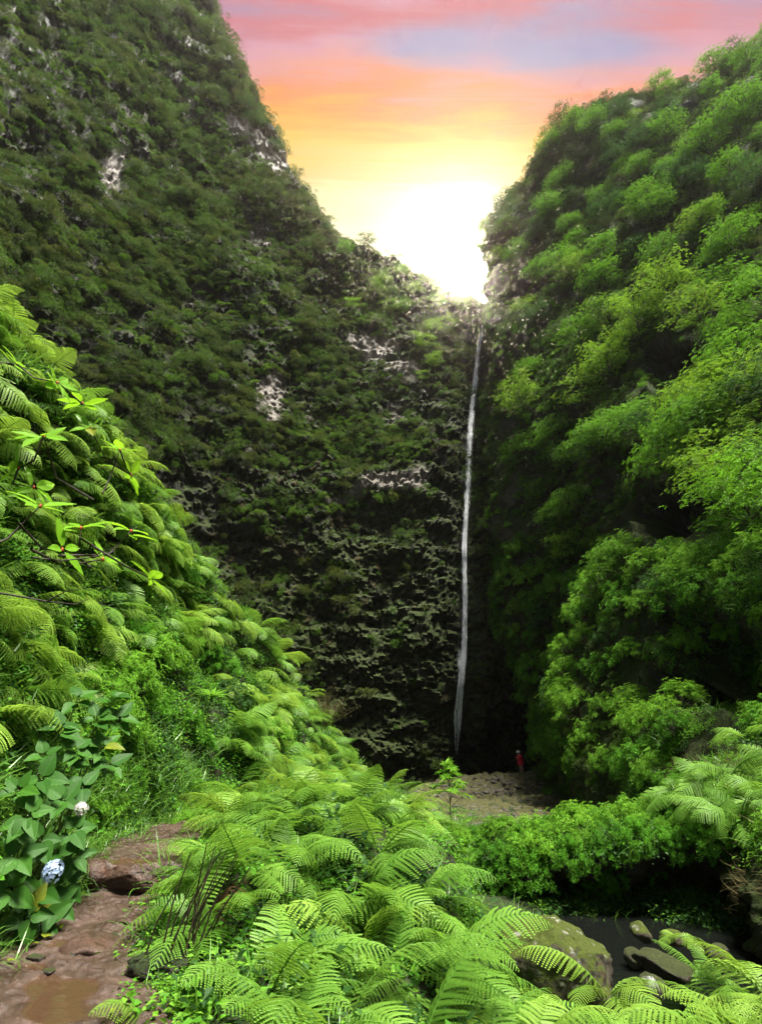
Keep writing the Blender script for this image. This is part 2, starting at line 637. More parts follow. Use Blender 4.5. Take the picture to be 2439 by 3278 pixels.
def r_control():
    C = [
        [(1900, 2540, 70), (1850, 2250, 70), (1760, 1950, 71), (1700, 1600, 73), (1690, 1200, 77), (1690, 900, 81), (1690, 720, 84)],
        [(1735, 2530, 53), (1752, 2270, 54), (1640, 2000, 59), (1596, 1600, 61), (1588, 1200, 65), (1585, 900, 69), (1590, 700, 72)],
        [(1790, 2620, 45), (1790, 2300, 46), (1770, 1900, 49), (1730, 1500, 52), (1710, 1100, 56), (1710, 800, 61), (1705, 555, 65)],
        [(1860, 2760, 36), (1870, 2380, 35), (1880, 1950, 38), (1890, 1500, 43), (1895, 1100, 48), (1880, 700, 54), (1865, 375, 59)],
        [(1900, 2840, 26), (1990, 2430, 25), (2030, 2000, 28), (2080, 1500, 34), (2110, 1050, 41), (2130, 620, 47), (2150, 300, 53)],
        [(2010, 2900, 17), (2150, 2520, 16.5), (2230, 2060, 20), (2310, 1500, 27), (2340, 950, 35), (2350, 480, 42), (2380, 150, 48)],
        [(2250, 2960, 11.8), (2440, 2600, 11.4), (2520, 2100, 15.5), (2610, 1500, 21), (2660, 950, 28), (2690, 400, 36), (2720, -80, 43)],
        [(2650, 3060, 8.6), (2900, 2650, 8.6), (3050, 2000, 12), (3150, 1400, 16), (3250, 800, 22), (3350, 200, 29), (3450, -400, 35)],
    ]
    G = np.array([[at(*p) for p in c] for c in C])
    G = np.concatenate([G, (G[-1] + np.array([4.0, -7.0, 0.5]))[None], (G[-1] + np.array([6.0, -18.0, 1.0]))[None]], 0)
    low = G[:, 0] + np.stack([np.full(len(G), 1.6), np.full(len(G), 0.8), np.full(len(G), -1.6)], 1)   # undercut foot
    back = G[:, -1] + np.array([10.0, 8.0, 1.0])
    back2 = G[:, -1] + np.array([34.0, 20.0, -10.0])
    return np.concatenate([low[:, None], G, back[:, None], back2[:, None]], 1)


def ground_control():
    # cross-sections at stations ahead of the camera: left foot behind the spur, crest, slope, path, fern bank, stream
    st = [
        (-8, [(-22, 6), (-14.2, 9.6), (-9, 5.3), (-6.2, 1.5), (-4.2, -1.6), (-1.5, -1.6), (0.2, -1.7), (1.4, -2.4), (2.4, -3.2), (5.5, -3.3), (12, -3.0)]),
        (0, [(-20, 6), (-13.2, 9.8), (-8.1, 5.3), (-5.2, 1.6), (-3.6, -1.6), (-1.0, -1.6), (0.2, -1.7), (1.3, -2.4), (2.2, -3.2), (5.5, -3.3), (12, -3.0)]),
        (4, [(-19, 4), (-11.7, 9.6), (-7.6, 5.2), (-5.0, 1.6), (-3.2, -1.55), (-1.7, -1.62), (-0.4, -1.75), (0.9, -2.3), (1.9, -3.2), (5.5, -3.25), (12, -3.0)]),
        (7, [(-18, 2), (-9.9, 8.7), (-6.8, 4.5), (-4.9, 1.4), (-3.75, -1.5), (-2.45, -1.62), (-1.2, -1.25), (0.4, -1.6), (1.8, -3.0), (5.0, -3.2), (12, -3.0)]),
        (8.6, [(-17, 1), (-8.9, 8.0), (-6.4, 4.1), (-4.8, 1.3), (-3.75, -1.25), (-2.5, -1.32), (-1.3, -0.95), (0.4, -1.2), (1.8, -2.9), (5.0, -3.15), (12, -3.0)]),
        (11, [(-15, 0), (-7.6, 6.9), (-5.7, 3.5), (-4.6, 1.1), (-3.6, -1.0), (-2.4, -1.2), (-1.2, -0.8), (0.4, -1.1), (1.8, -2.8), (5.0, -3.1), (12, -2.8)]),
        (15, [(-12, -1), (-5.8, 4.8), (-4.7, 2.6), (-3.8, 1.1), (-2.8, -0.4), (-1.8, -1.1), (-0.8, -1.5), (0.6, -2.1), (2.0, -2.45), (6.0, -2.2), (12, -1.4)]),
        (21, [(-10, -2), (-4.2, 2.6), (-3.2, 1.6), (-2.4, 0.4), (-1.6, -0.8), (-0.6, -1.6), (0.4, -2.3), (1.6, -2.6), (3.0, -2.7), (8.0, -2.4), (14, -1.2)]),
        (29, [(-10, -3), (-3.2, 0.0), (-2.2, -0.2), (-1.4, -0.7), (-0.6, -1.4), (0.4, -2.0), (1.6, -2.6), (3.0, -3.0), (6.0, -3.1), (12.0, -2.8), (18, -2.0)]),
        (38, [(-12, -4), (-4, -3.2), (-2, -3), (0, -3), (2, -3.0), (4, -3.1), (6, -3.2), (8.0, -3.2), (10.0, -3.2), (14.0, -3.1), (22, -2.6)]),
        (50, [(-14, -4), (-6, -4), (-2, -4), (1, -4), (3, -4.0), (5, -4.0), (7, -3.9), (9.0, -3.8), (12.0, -3.4), (17.0, -3.1), (26, -2.8)]),
        (58, [(-16, -4), (-8, -4), (-3, -4), (1, -4), (4, -4.0), (6, -4.0), (8, -4), (10.0, -4), (13.0, -3.6), (20.0, -3.2), (28, -3)]),
        (76, [(-18, -4), (-8, -4), (-3, -4), (1, -4), (4, -4.0), (6, -4.0), (8, -4), (12.0, -4), (16.0, -3.9), (22.0, -3.5), (30, -3)]),
    ]
    return np.array([[(x, y, z) for x, z in row] for y, row in st])


SCARS = []   # (centre, radius across, radius up, strength) of bare rock faces


def px_mask(P, blobs):
    """soft mask over surface points: ellipses given on the wall as seen in the photograph, with ragged edges"""
    x, y, d = project(P)
    x, y = x.reshape(P.shape[:2]), y.reshape(P.shape[:2])
    wob = fbm(P * 0.35, 3, 5) * 0.55 + fbm(P * 1.3, 3, 6) * 0.45
    m = np.zeros(P.shape[:2])
    for (bx, by, rx, ry, rot, s) in blobs:
        c, sn = math.cos(rot), math.sin(rot)
        u, v = ((x - bx) * c + (y - by) * sn) / rx, (-(x - bx) * sn + (y - by) * c) / ry
        r = np.sqrt(u * u + v * v) + wob * 0.8
        m = np.maximum(m, s * np.clip((1.15 - r) / 0.35, 0, 1))
    return m


# left and back wall
P = catmull(catmull(lb_control(), 420, 0), 400, 1)
N = grid_normals(P)
if (N[210, 150] * -P[210, 150]).sum() < 0:
    FL = True
    N = -N
else:
    FL = False
lb_blobs = [(355, 560, 38, 110, 0.25, 1.0), (870, 1270, 45, 95, 0.1, 0.95), (880, 500, 130, 36, 0.75, 0.95), (770, 405, 90, 26, 0.7, 0.9), (600, 300, 38, 55, -0.3, 0.45),
            (1190, 1110, 90, 45, 0.2, 0.9), (1290, 1180, 60, 35, 0.3, 0.75), (1270, 1320, 30, 35, 0.0, 0.5), (1250, 1535, 110, 32, -0.12, 0.85),
            (1110, 1590, 100, 22, -0.35, 0.6), (1340, 1530, 40, 40, 0, 0.7), (840, 1425, 60, 16, -0.2, 0.6), (610, 930, 40, 60, 0.1, 0.35), (830, 760, 40, 50, 0.2, 0.45),
            (1180, 985, 60, 14, 0.3, 0.7), (1040, 1330, 120, 12, -0.1, 0.4)]
scar0 = px_mask(P, lb_blobs)
amp = np.ones(P.shape[:2])
amp[:, 330:] *= 0.6
D = fbm(P * 0.11, 3, 1) * 2.0 + fbm(P * np.array([0.3, 0.3, 0.42]), 3, 2) * 1.0
# lava beds: ledges that stand out and weather back, most strongly on the waterfall wall
zz = P[..., 2] + fbm(P * 0.12, 2, 8) * 2.5 + P[..., 0] * 0.06
bed = np.abs(((zz / 3.6) % 1.0) - 0.35)
bed2 = np.abs(((zz / 1.35 + 0.3) % 1.0) - 0.4)
right_part = np.clip((np.arange(420)[:, None] - 148) / 74.0, 0.25, 1.0)
D += right_part * (0.7 * (bed - 0.25) + 0.3 * (bed2 - 0.25))
D += (ridged(P * 0.55, 4, 3) - 0.7) * 0.8
# broken blocks with open joints
Pw = P + np.stack([fbm(P * 0.6, 2, 50), fbm(P * 0.6, 2, 51), fbm(P * 0.6, 2, 52)], -1) * 0.8
e1, v1 = worley(Pw * np.array([0.42, 0.42, 0.75]), 53)
e2, v2 = worley(Pw * np.array([1.15, 1.15, 1.9]), 54)
D += (1 - 0.55 * scar0) * ((v1 - 0.5) * 0.8 + (v2 - 0.5) * 0.40 - 0.40 * np.clip(1 - e1 / 0.10, 0, 1)) - 0.18 * np.clip(1 - e2 / 0.12, 0, 1)
chip = vnoise(P * np.array([1.6, 1.6, 3.4]), 40)
D += np.round(chip * 2.5) / 2.5 * 0.22 * right_part
# overhanging brow with a dark hollow under it
x_, y_, _d = project(P)
x_, y_ = x_.reshape(P.shape[:2]), y_.reshape(P.shape[:2])
brow = np.exp(-(((x_ - 1200) / 170) ** 2)) * (np.exp(-((y_ - 1545 - 0.10 * (1250 - x_)) / 50) ** 2) * 1.7 - np.exp(-((y_ - 1655 - 0.10 * (1250 - x_)) / 60) ** 2) * 1.5)
D += brow
# gully that the water has cut
wx = np.interp(y_, [1045, 1130, 1300, 1450, 1600, 1750, 1900, 2050, 2200, 2300, 2440], [1545, 1530, 1512, 1502, 1492, 1486, 1490, 1488, 1476, 1470, 1465])
gully = np.exp(-((x_ - wx - 6) / 42) ** 2)
D = D * (1 - 0.55 * gully) - 0.9 * gully
D = np.where(y_ < 2600, D, D * 0.6)
P = P + N * (D * amp)[..., None]
scarL = px_mask(P, lb_blobs)
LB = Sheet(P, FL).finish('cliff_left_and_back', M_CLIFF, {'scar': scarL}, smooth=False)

# right wall
P = catmull(catmull(r_control(), 330, 0), 330, 1)
N = grid_normals(P)
FR = bool((N[150, 150] * -P[150, 150]).sum() < 0)
if FR:
    N = -N
depth = np.clip(P[..., 1:2] / 40.0, 0.25, 1.0)[..., 0]
D = fbm(P * 0.12, 3, 21) * 2.2 * depth + fbm(P * 0.34, 3, 22) * 1.0 * depth + (ridged(P * 0.6, 4, 23) - 0.7) * 0.8 * depth + (ridged(P * 2.0, 3, 24) - 0.7) * 0.3
hollow = px_mask(P, [(2170, 1190, 100, 70, 0.3, 0.7), (2340, 1130, 120, 45, -0.4, 0.6), (2090, 1640, 95, 80, 0.5, 1.0), (2210, 1600, 60, 110, 0.6, 0.7), (2260, 2080, 190, 130, 0.2, 1.0), (2110, 2170, 90, 60, 0.3, 0.9),
                     (1640, 1380, 30, 110, 0.1, 0.35), (1690, 950, 45, 60, 0.1, 0.3), (1900, 1820, 35, 50, 0.2, 0.4), (1850, 2850, 300, 130, 0.1, 1.0), (2050, 2960, 330, 150, 0.0, 1.0), (2390, 2600, 120, 50, 0.1, 0.6)])
D -= hollow * 4.2 * np.clip(P[..., 1] / 22.0, 0.3, 1.0)
P = P + N * D[..., None]
scarR = px_mask(P, [(1640, 1560, 30, 60, 0.2, 0.35), (1600, 1700, 40, 60, 0.0, 0.3), (2010, 1080, 40, 30, 0.3, 0.2)])
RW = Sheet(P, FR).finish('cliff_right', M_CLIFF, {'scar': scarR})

# ground: spur on the left, path, fern bank, stream bed, valley floor
C = ground_control()
ny = np.concatenate([np.linspace(0, 3, 30)[:-1], np.linspace(3, 9, 190)[:-1], np.linspace(9, 12, 60)])
Pf = catmull(C, 1201, 0)
P = Pf[np.clip((ny / 12 * 1200).round().astype(int), 0, 1200)]
P = catmull(P, 240, 1)
N = grid_normals(P)
FG = bool(N[100, 140][2] < 0)
if FG:
    N = -N
onpath = np.exp(-((P[..., 0] + np.interp(P[..., 1], [0, 4.5, 7, 10], [1.9, 2.3, 3.1, 3.1])) / 0.75) ** 2) * (P[..., 1] < 12)
D = fbm(P * 0.5, 3, 31) * 0.35 + fbm(P * 1.6, 3, 32) * 0.16 + fbm(P * 5, 2, 33) * 0.04
D = D * (1 - 0.9 * onpath) - 0.06 * onpath
P = P + N * D[..., None]


def path_x(y):
    return np.interp(y, [0, 4.5, 7, 8.6, 10, 12], [-1.95, -2.3, -3.1, -3.15, -3.0, -2.6])


def path_z(y):
    return np.interp(y, [0, 4, 7.72, 7.82, 10, 12, 14], [-1.62, -1.60, -1.56, -1.27, -1.16, -1.05, -0.9])


lowered = np.minimum(P[..., 2], path_z(P[..., 1]) - 0.10)
near_path = np.clip(1.6 - np.abs(P[..., 0] - path_x(P[..., 1])) / 0.62, 0, 1) * (P[..., 1] < 12.2) * (P[..., 1] > -3)
P[..., 2] = P[..., 2] * (1 - near_path) + lowered * near_path
GR = Sheet(P, FG).finish('ground', M_SOIL, {'scar': np.zeros(P.shape[:2])})

# overhanging earth bank behind the pool
bc = []
for (X, Y, zl) in [(0.2, 13.4, -2.5), (1.4, 13.0, -2.4), (2.4, 12.6, -2.2), (3.4, 12.3, -2.0), (4.6, 12.0, -1.75), (5.6, 11.6, -1.6), (6.6, 11.2, -1.3), (8.0, 10.8, -1.0), (10.0, 10.0, -0.7)]:
    bc.append([(X, Y + 1.7, -3.4), (X, Y + 1.3, -2.75), (X, Y + 0.75, (zl - 2.9) / 2), (X, Y + 0.10, zl - 0.22), (X, Y, zl), (X, Y + 0.5, zl + 0.12), (X + 0.2, Y + 1.8, zl + 0.18), (X + 0.6, Y + 3.6, zl - 0.3)])
P = catmull(catmull(np.array(bc), 150, 0), 90, 1)
N = grid_normals(P)
FB = bool(N[75, 60][2] < 0)
N = -N if FB else N
P = P + N * (fbm(P * 0.9, 3, 81) * 0.35 + (ridged(P * 3, 3, 82) - 0.7) * 0.25)[..., None]
BK = Sheet(P, FB).finish('bank', M_SOIL, {'scar': np.zeros(P.shape[:2])})

# ---------------------------------------------------------------- foliage materials
M_FERN = leaf_mat('fern_green', (0.045, 0.140, 0.014), (0.185, 0.350, 0.044), (0.30, 0.55, 0.05), 0.36, 0.5, 0.25)
M_FERN2 = leaf_mat('fern_yellow_green', (0.082, 0.190, 0.018), (0.265, 0.420, 0.058), (0.40, 0.60, 0.06), 0.36, 0.5, 0.25)
M_TREE = leaf_mat('tree_leaf_green', (0.026, 0.090, 0.006), (0.130, 0.310, 0.014), (0.20, 0.45, 0.03), 0.38, 0.6, 0.18)
M_TREE2 = leaf_mat('tree_leaf_yellow_green', (0.050, 0.150, 0.008), (0.180, 0.380, 0.018), (0.32, 0.50, 0.04), 0.38, 0.6, 0.18)
M_TREE3 = leaf_mat('tree_leaf_dark', (0.012, 0.045, 0.008), (0.045, 0.120, 0.022), (0.10, 0.24, 0.04), 0.32, 0.6, 0.18)
M_SHRUB = leaf_mat('shrub_leaf_green', (0.022, 0.105, 0.008), (0.115, 0.320, 0.020), (0.22, 0.46, 0.04), 0.34, 0.6, 0.15)
M_SHRUB2 = leaf_mat('shrub_leaf_bright', (0.050, 0.170, 0.010), (0.200, 0.430, 0.035), (0.32, 0.56, 0.05), 0.34, 0.6, 0.15)
M_BUSH = leaf_mat('heath_leaf_dark', (0.014, 0.030, 0.006), (0.080, 0.118, 0.020), (0.10, 0.20, 0.03), 0.30, 0.55, 0.3)
M_BUSH2 = leaf_mat('heath_leaf_olive', (0.026, 0.040, 0.008), (0.125, 0.150, 0.026), (0.16, 0.24, 0.03), 0.30, 0.55, 0.3)
M_BUSH3 = leaf_mat('heath_leaf_green', (0.022, 0.062, 0.006), (0.115, 0.205, 0.018), (0.15, 0.32, 0.03), 0.32, 0.5, 0.3)
M_BUSH4 = leaf_mat('slope_grass_bright', (0.040, 0.100, 0.008), (0.150, 0.270, 0.022), (0.25, 0.42, 0.04), 0.32, 0.5, 0.3)
M_GRASS = leaf_mat('grass_blade', (0.035, 0.120, 0.012), (0.140, 0.300, 0.040), (0.25, 0.45, 0.05), 0.35, 0.4, 0.45)
M_DRY = leaf_mat('dry_grass', (0.050, 0.045, 0.016), (0.170, 0.140, 0.060), (0.22, 0.2, 0.08), 0.25, 0.6, 0.3)
M_HYD = leaf_mat('hydrangea_leaf', (0.010, 0.050, 0.006), (0.055, 0.165, 0.014), (0.08, 0.28, 0.03), 0.22, 0.55, 0.18)
M_OVAL = leaf_mat('oval_leaf_lime', (0.100, 0.260, 0.010), (0.200, 0.430, 0.016), (0.40, 0.70, 0.03), 0.42, 0.45, 0.3)


def bark_mat(name, c1, c2, rough=0.85):
    m, t = new_mat(name)
    geo = t.n('ShaderNodeTexCoord').outputs['Object']
    n = t.noise(t.mapping(geo, scale=(6, 6, 1.5)), 3.0, 5, 0.65)
    b = t.n('ShaderNodeBump')
    b.inputs['Strength'].default_value = 0.6
    b.inputs['Distance'].default_value = 0.02
    t.link(n, b.inputs['Height'])
    finish_mat(t, principled(t, t.ramp(n, [(0.3, c1), (0.7, c2)]), rough, 0.3, b.outputs[0]))
    return m


M_BARK = bark_mat('bark', (0.022, 0.017, 0.012), (0.075, 0.060, 0.045))
M_STALK = bark_mat('dark_stalk', (0.010, 0.007, 0.005), (0.035, 0.022, 0.014), 0.5)
M_STEM = bark_mat('green_stem', (0.040, 0.080, 0.015), (0.090, 0.140, 0.030), 0.5)


def unit(v):
    return v / (np.linalg.norm(v, axis=-1, keepdims=True) + 1e-9)


def leaves(mb, B, D, U, L, W, tint, bend=0.15, fold=0.12):
    """many four-cornered leaf blades: base points, directions, face normals, lengths and widths"""
    n = len(B)
    D = unit(D)
    S = unit(np.cross(D, U))
    Un = np.cross(S, D)
    L, W = np.broadcast_to(L, n)[:, None], np.broadcast_to(W, n)[:, None]
    v0 = B
    v1 = B + D * L * 0.42 + S * W * 0.5 + Un * W * fold
    v2 = B + D * L - Un * L * bend
    v3 = B + D * L * 0.42 - S * W * 0.5 + Un * W * fold
    V = np.stack([v0, v1, v2, v3], 1).reshape(-1, 3)
    a = np.arange(n)[:, None] * 4
    mb.add(V, tris=np.concatenate([a + np.array([0, 1, 2]), a + np.array([0, 2, 3])]), tint=np.repeat(np.broadcast_to(tint, n), 4))


def whorls(mb, C, A, k, L, W, rng, tint, spread=0.35):
    """rings of k narrow leaves round each centre C with axis A, tips lifted by `spread`"""
    n = len(C)
    A = unit(A)
    ref = np.tile([0.3, 0.9, 0.2], (n, 1))
    X = unit(np.cross(A, ref))
    Y = np.cross(A, X)
    ph = rng.random(n) * 6.28
    Bs, Ds, Us, Ls, Ts = [], [], [], [], []
    for j in range(k):
        an = ph + j * 2 * math.pi / k + rng.normal(0, 0.18, n)
        r = np.cos(an)[:, None] * X + np.sin(an)[:, None] * Y
        lift = spread + rng.normal(0, 0.22, n)
        d = unit(r + A * lift[:, None])
        Bs.append(C + r * 0.01)
        Ds.append(d)
        Us.append(unit(A - d * (A * d).sum(1)[:, None]))
        Ls.append(L * rng.uniform(0.7, 1.15, n))
        Ts.append(np.clip(tint + rng.normal(0, 0.13, n), 0, 1))
    Lc = np.concatenate(Ls)
    leaves(mb, np.concatenate(Bs), np.concatenate(Ds), np.concatenate(Us), Lc, Lc * W / L if np.isscalar(L) else Lc * 0.3, np.concatenate(Ts), 0.22)


# ---------------------------------------------------------------- fern fronds
def frond_mesh(k, mat, a0, a1, side, npin=22, npl=14, width=0.25):
    """one arching frond a metre long: stalk, two rows of pinnae, each pinna cut into lobes"""
    rng = np.random.default_rng(100 + k)
    mb = MB()
    m = 60
    u = np.linspace(0, 1, m)
    ang = a0 + (a1 - a0) * u ** 1.7
    yaw = side * u ** 1.5
    d = np.stack([np.sin(yaw) * np.cos(ang), np.cos(yaw) * np.cos(ang), np.sin(ang)], 1)
    P = np.concatenate([[np.zeros(3)], np.cumsum((d[1:] + d[:-1]) / 2 / (m - 1), 0)])
    step = [0, 8, 16, 26, 36, 46, 54, 59]
    mb.tube(P[step], np.interp(u[step], [0, 1], [0.009, 0.002]), 4, 0.25, False)
    us = 0.16 + 0.83 * (np.arange(npin) / (npin - 1)) ** 0.92
    Bs, Ds, Us, Ls, Ws, Ts, As = [], [], [], [], [], [], []
    for i, uu in enumerate(us):
        c = np.array([np.interp(uu, u, P[:, q]) for q in range(3)])
        t = unit(np.array([np.interp(uu, u, d[:, q]) for q in range(3)]))
        s = unit(np.cross(t, [0, 0, 1.0]))
        upv = np.cross(s, t)
        w = (uu - 0.08) / 0.27 if uu < 0.35 else 1.0
        plen = width * min(1.0, 0.45 + 0.55 * w) * (1 - max(0, (uu - 0.35) / 0.65) ** 1.6) + 0.012
        for sd in (-1, 1):
            fw = 0.36 + 0.3 * uu + rng.normal(0, 0.04)
            droop = 0.05 - 0.22 * rng.random()
            pd = unit(s * sd * math.cos(fw) + t * math.sin(fw) + upv * droop)
            nl = max(3, int(round(npl * (0.35 + 0.65 * plen / width))))
            v = (np.arange(nl) + 0.6) / nl
            sag = -0.34 * plen * v ** 2
            base = c + pd * (plen * v)[:, None] + upv * sag[:, None]
            pn = unit(np.cross(pd, t) * sd)
            if pn @ upv < 0:
                pn = -pn
            q = unit(t - pd * (t @ pd))
            ll = 0.050 * plen * (1 - v) ** 0.45 + 0.005
            lw = plen / nl * 0.92
            tt = np.clip(0.45 + 0.25 * v + rng.normal(0, 0.08), 0, 1)
            for e in (-1, 1):
                dd = unit(q * e * 0.92 + pd * 0.42 + pn * 0.02)
                Bs.append(base)
                Ds.append(np.tile(dd, (nl, 1)))
                Us.append(np.tile(unit(pn + q * e * 0.25), (nl, 1)))
                Ls.append(ll)
                Ws.append(np.full(nl, lw * 1.30))
                As.append(np.tile(pd, (nl, 1)))
                Ts.append(tt)
            # midrib of the pinna
            tip = c + pd * plen + upv * (-0.34 * plen)
            wv = q * 0.0022
            mid = c + pd * plen * 0.5 + upv * (-0.085 * plen)
            mb.add([c - wv * 1.6, c + wv * 1.6, mid + wv, mid - wv, tip], quads=[(0, 1, 2, 3)], tris=[(3, 2, 4)], tint=0.75)
    B, D, U, L, W, T, A = (np.concatenate(z) for z in (Bs, Ds, Us, Ls, Ws, Ts, As))
    L, W = L[:, None], W[:, None]
    V = np.stack([B - A * W * 0.5, B + A * W * 0.5, B + D * L + A * W * 0.46 - U * L * 0.10, B + D * L - A * W * 0.26 - U * L * 0.12], 1).reshape(-1, 3)
    mb.add(V, quads=np.arange(len(V)).reshape(-1, 4), tint=np.repeat(T, 4))
    return mb.mesh('frond', mat)


R_ = math.radians
FRONDS = []
for k, (a0, a1, sd) in enumerate([(40, -45, 0.35), (30, -30, -0.5), (55, -35, 0.15), (22, -48, 0.55), (38, -8, -0.2), (18, -24, 0.1), (45, -62, -0.4), (8, -40, 0.3)]):
    FRONDS.append(frond_mesh(k, M_FERN, R_(a0), R_(a1), sd))
FRONDS_Y = []
for k, (a0, a1, sd) in enumerate([(48, -45, -0.35), (32, -52, 0.4), (55, -30, 0.1), (22, -40, -0.2)]):
    FRONDS_Y.append(frond_mesh(20 + k, M_FERN2, R_(a0), R_(a1), sd, 21, 13, 0.27))


M_DEADFROND = leaf_mat('dead_frond', (0.040, 0.022, 0.010), (0.150, 0.085, 0.035), (0.12, 0.07, 0.03), 0.2, 0.7, 0.2)
DEAD = [frond_mesh(40, M_DEADFROND, R_(20), R_(-75), 0.4, 15, 9, 0.20), frond_mesh(41, M_DEADFROND, R_(5), R_(-80), -0.5, 14, 9, 0.18)]


# ---------------------------------------------------------------- shrubs, trees, bushes, tufts
def shrub_meshes(k, mat, leafL=0.12, k_leaf=8, n_stem=42, spread=0.75, narrow=0.24, hang=0.0):
    rng = np.random.default_rng(200 + k)
    st, fo = MB(), MB()
    C, A, T = [], [], []
    for i in range(n_stem):
        az = rng.random() * 6.28
        rr = spread * math.sqrt(rng.random())
        h = (0.95 - 0.5 * (rr / spread) ** 2) * rng.uniform(0.65, 1.1)
        tip = np.array([math.cos(az) * rr, math.sin(az) * rr, h - hang * rr])
        mid = tip * np.array([0.55, 0.55, 0.6]) + rng.normal(0, 0.03, 3)
        pts = np.array([[0, 0, -0.05], mid * 0.5 + rng.normal(0, 0.02, 3), mid, tip])
        st.tube(pts, [0.014, 0.010, 0.007, 0.004], 4, rng.random(), False)
        ax = unit(tip - mid)
        for j, f in enumerate((1.0, 0.86, 0.70, 0.52)):
            if rng.random() < (1.0, 0.9, 0.65, 0.45)[j]:
                C.append(mid + (tip - mid) * (f * 1.2 - 0.2) + rng.normal(0, 0.025, 3))
                A.append(ax + np.array([0, 0, 0.55]) + rng.normal(0, 0.18, 3))
                T.append(0.35 + 0.35 * f + rng.normal(0, 0.10))
            if rng.random() < 0.55:
                off = rng.normal(0, 0.085, 3)
                C.append(mid + (tip - mid) * f + off)
                A.append(unit(off) + np.array([0, 0, 0.8]))
                T.append(0.30 + 0.3 * f + rng.normal(0, 0.12))
    whorls(fo, np.array(C), np.array(A), k_leaf, leafL, leafL * narrow, rng, np.array(T), 0.30)
    return st.mesh('stems', M_BARK), fo.mesh('foliage', mat)


def tree_meshes(k, mat, height=5.0, spread=2.6, layers=6, leafL=0.20, lean=0.3, density=1.0):
    rng = np.random.default_rng(300 + k)
    tr, cr = MB(), MB()
    n = 7
    z = np.linspace(0, 1, n)
    bendx = lean * height * 0.35 * z ** 1.5
    trunk = np.stack([bendx + rng.normal(0, 0.05, n) * height * 0.12 * z, rng.normal(0, 0.05, n) * height * 0.12 * z, z * height * 0.82 - 0.35], 1)
    r0 = 0.022 * height
    tr.tube(trunk, r0 * (1 - 0.72 * z), 6, 0.5)
    C, A, T = [], [], []
    for i in range(layers * 3):
        f = 0.30 + 0.70 * (i + rng.random()) / (layers * 3)
        p0 = np.array([np.interp(f, z, trunk[:, q]) for q in range(3)])
        az = i * 2.4 + rng.normal(0, 0.4)
        ln = spread * (1.05 - 0.75 * abs(f - 0.5) ** 1.1) * rng.uniform(0.55, 1.1)
        dr = np.array([math.cos(az), math.sin(az), 0.42 + 0.45 * f])
        p1 = p0 + dr * ln * 0.55 + rng.normal(0, 0.08, 3)
        p2 = p0 + np.array([math.cos(az + 0.2), math.sin(az + 0.2), 0.36 + 0.35 * f]) * ln + rng.normal(0, 0.12, 3)
        tr.tube(np.array([p0, (p0 + p1) / 2 + rng.normal(0, 0.05, 3), p1, p2]), [r0 * 0.42, r0 * 0.33, r0 * 0.24, r0 * 0.12], 4, 0.5, False)
        for b in range(4):
            g = rng.uniform(0.45, 1.05)
            q0 = p1 + (p2 - p1) * (g * 1.3 - 0.3)
            off = rng.normal(0, 1, 3) * np.array([0.42, 0.42, 0.14]) * spread * 0.42
            q1 = q0 + off + np.array([0, 0, 0.12 * spread])
            tr.tube(np.array([q0, (q0 + q1) / 2, q1]), [r0 * 0.13, r0 * 0.10, r0 * 0.06], 3, 0.5, False)
            nw = int(15 * density)
            pad = rng.normal(0, 1, (nw, 3)) * np.array([0.20, 0.20, 0.075]) * spread
            C.append(q1 + pad)
            A.append(unit(pad * np.array([1, 1, 1.5])) * 0.6 + np.array([0, 0, 1.0]) + rng.normal(0, 0.2, (nw, 3)))
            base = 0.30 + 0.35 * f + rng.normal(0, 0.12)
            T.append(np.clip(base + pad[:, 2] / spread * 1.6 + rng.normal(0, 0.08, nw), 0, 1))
    C, A, T = np.concatenate(C), np.concatenate(A), np.concatenate(T)
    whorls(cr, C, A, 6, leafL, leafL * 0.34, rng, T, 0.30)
    return tr.mesh('trunk', M_BARK), cr.mesh('crown', mat)


def bush_mesh(k, mat, n=900, leafL=0.11, flat=0.75, lobes=7, hang=0.0, spike=0.5):
    """a rounded cliff bush about 2 m across: leaf sprays gathered in uneven lobes, some twigs inside"""
    rng = np.random.default_rng(400 + k)
    mb = MB()
    B, D, T = [], [], []
    for j in range(lobes):
        c = rng.normal(0, 1, 3) * np.array([0.48, 0.48, 0.30 * flat])
        c[2] = abs(c[2]) + 0.25
        r = rng.uniform(0.32, 0.58)
        m = n // lobes
        d = unit(rng.normal(0, 1, (m, 3)) + np.array([0, 0, 0.55]))
        rad = r * rng.uniform(0.45, 1.0, (m, 1)) ** 0.5
        p = c + d * rad * np.array([1, 1, flat])
        p[:, 2] -= hang * np.linalg.norm(p[:, :2], axis=1)
        B.append(p)
        D.append(unit(d + np.array([0, 0, spike]) + rng.normal(0, 0.45, (m, 3))))
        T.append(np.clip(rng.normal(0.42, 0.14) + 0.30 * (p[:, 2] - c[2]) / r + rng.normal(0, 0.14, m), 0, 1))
        mb.tube(np.array([[0, 0, -0.1], c * 0.5, c]), [0.025, 0.018, 0.008], 3, 0.1, False)
    B, D, T = np.concatenate(B), np.concatenate(D), np.concatenate(T)
    U = unit(rng.normal(0, 1, B.shape) + np.array([0, 0, 0.8]))
    Lc = leafL * rng.uniform(0.6, 1.35, len(B))
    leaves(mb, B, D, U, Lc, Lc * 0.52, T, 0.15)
    return mb.mesh('foliage', mat)


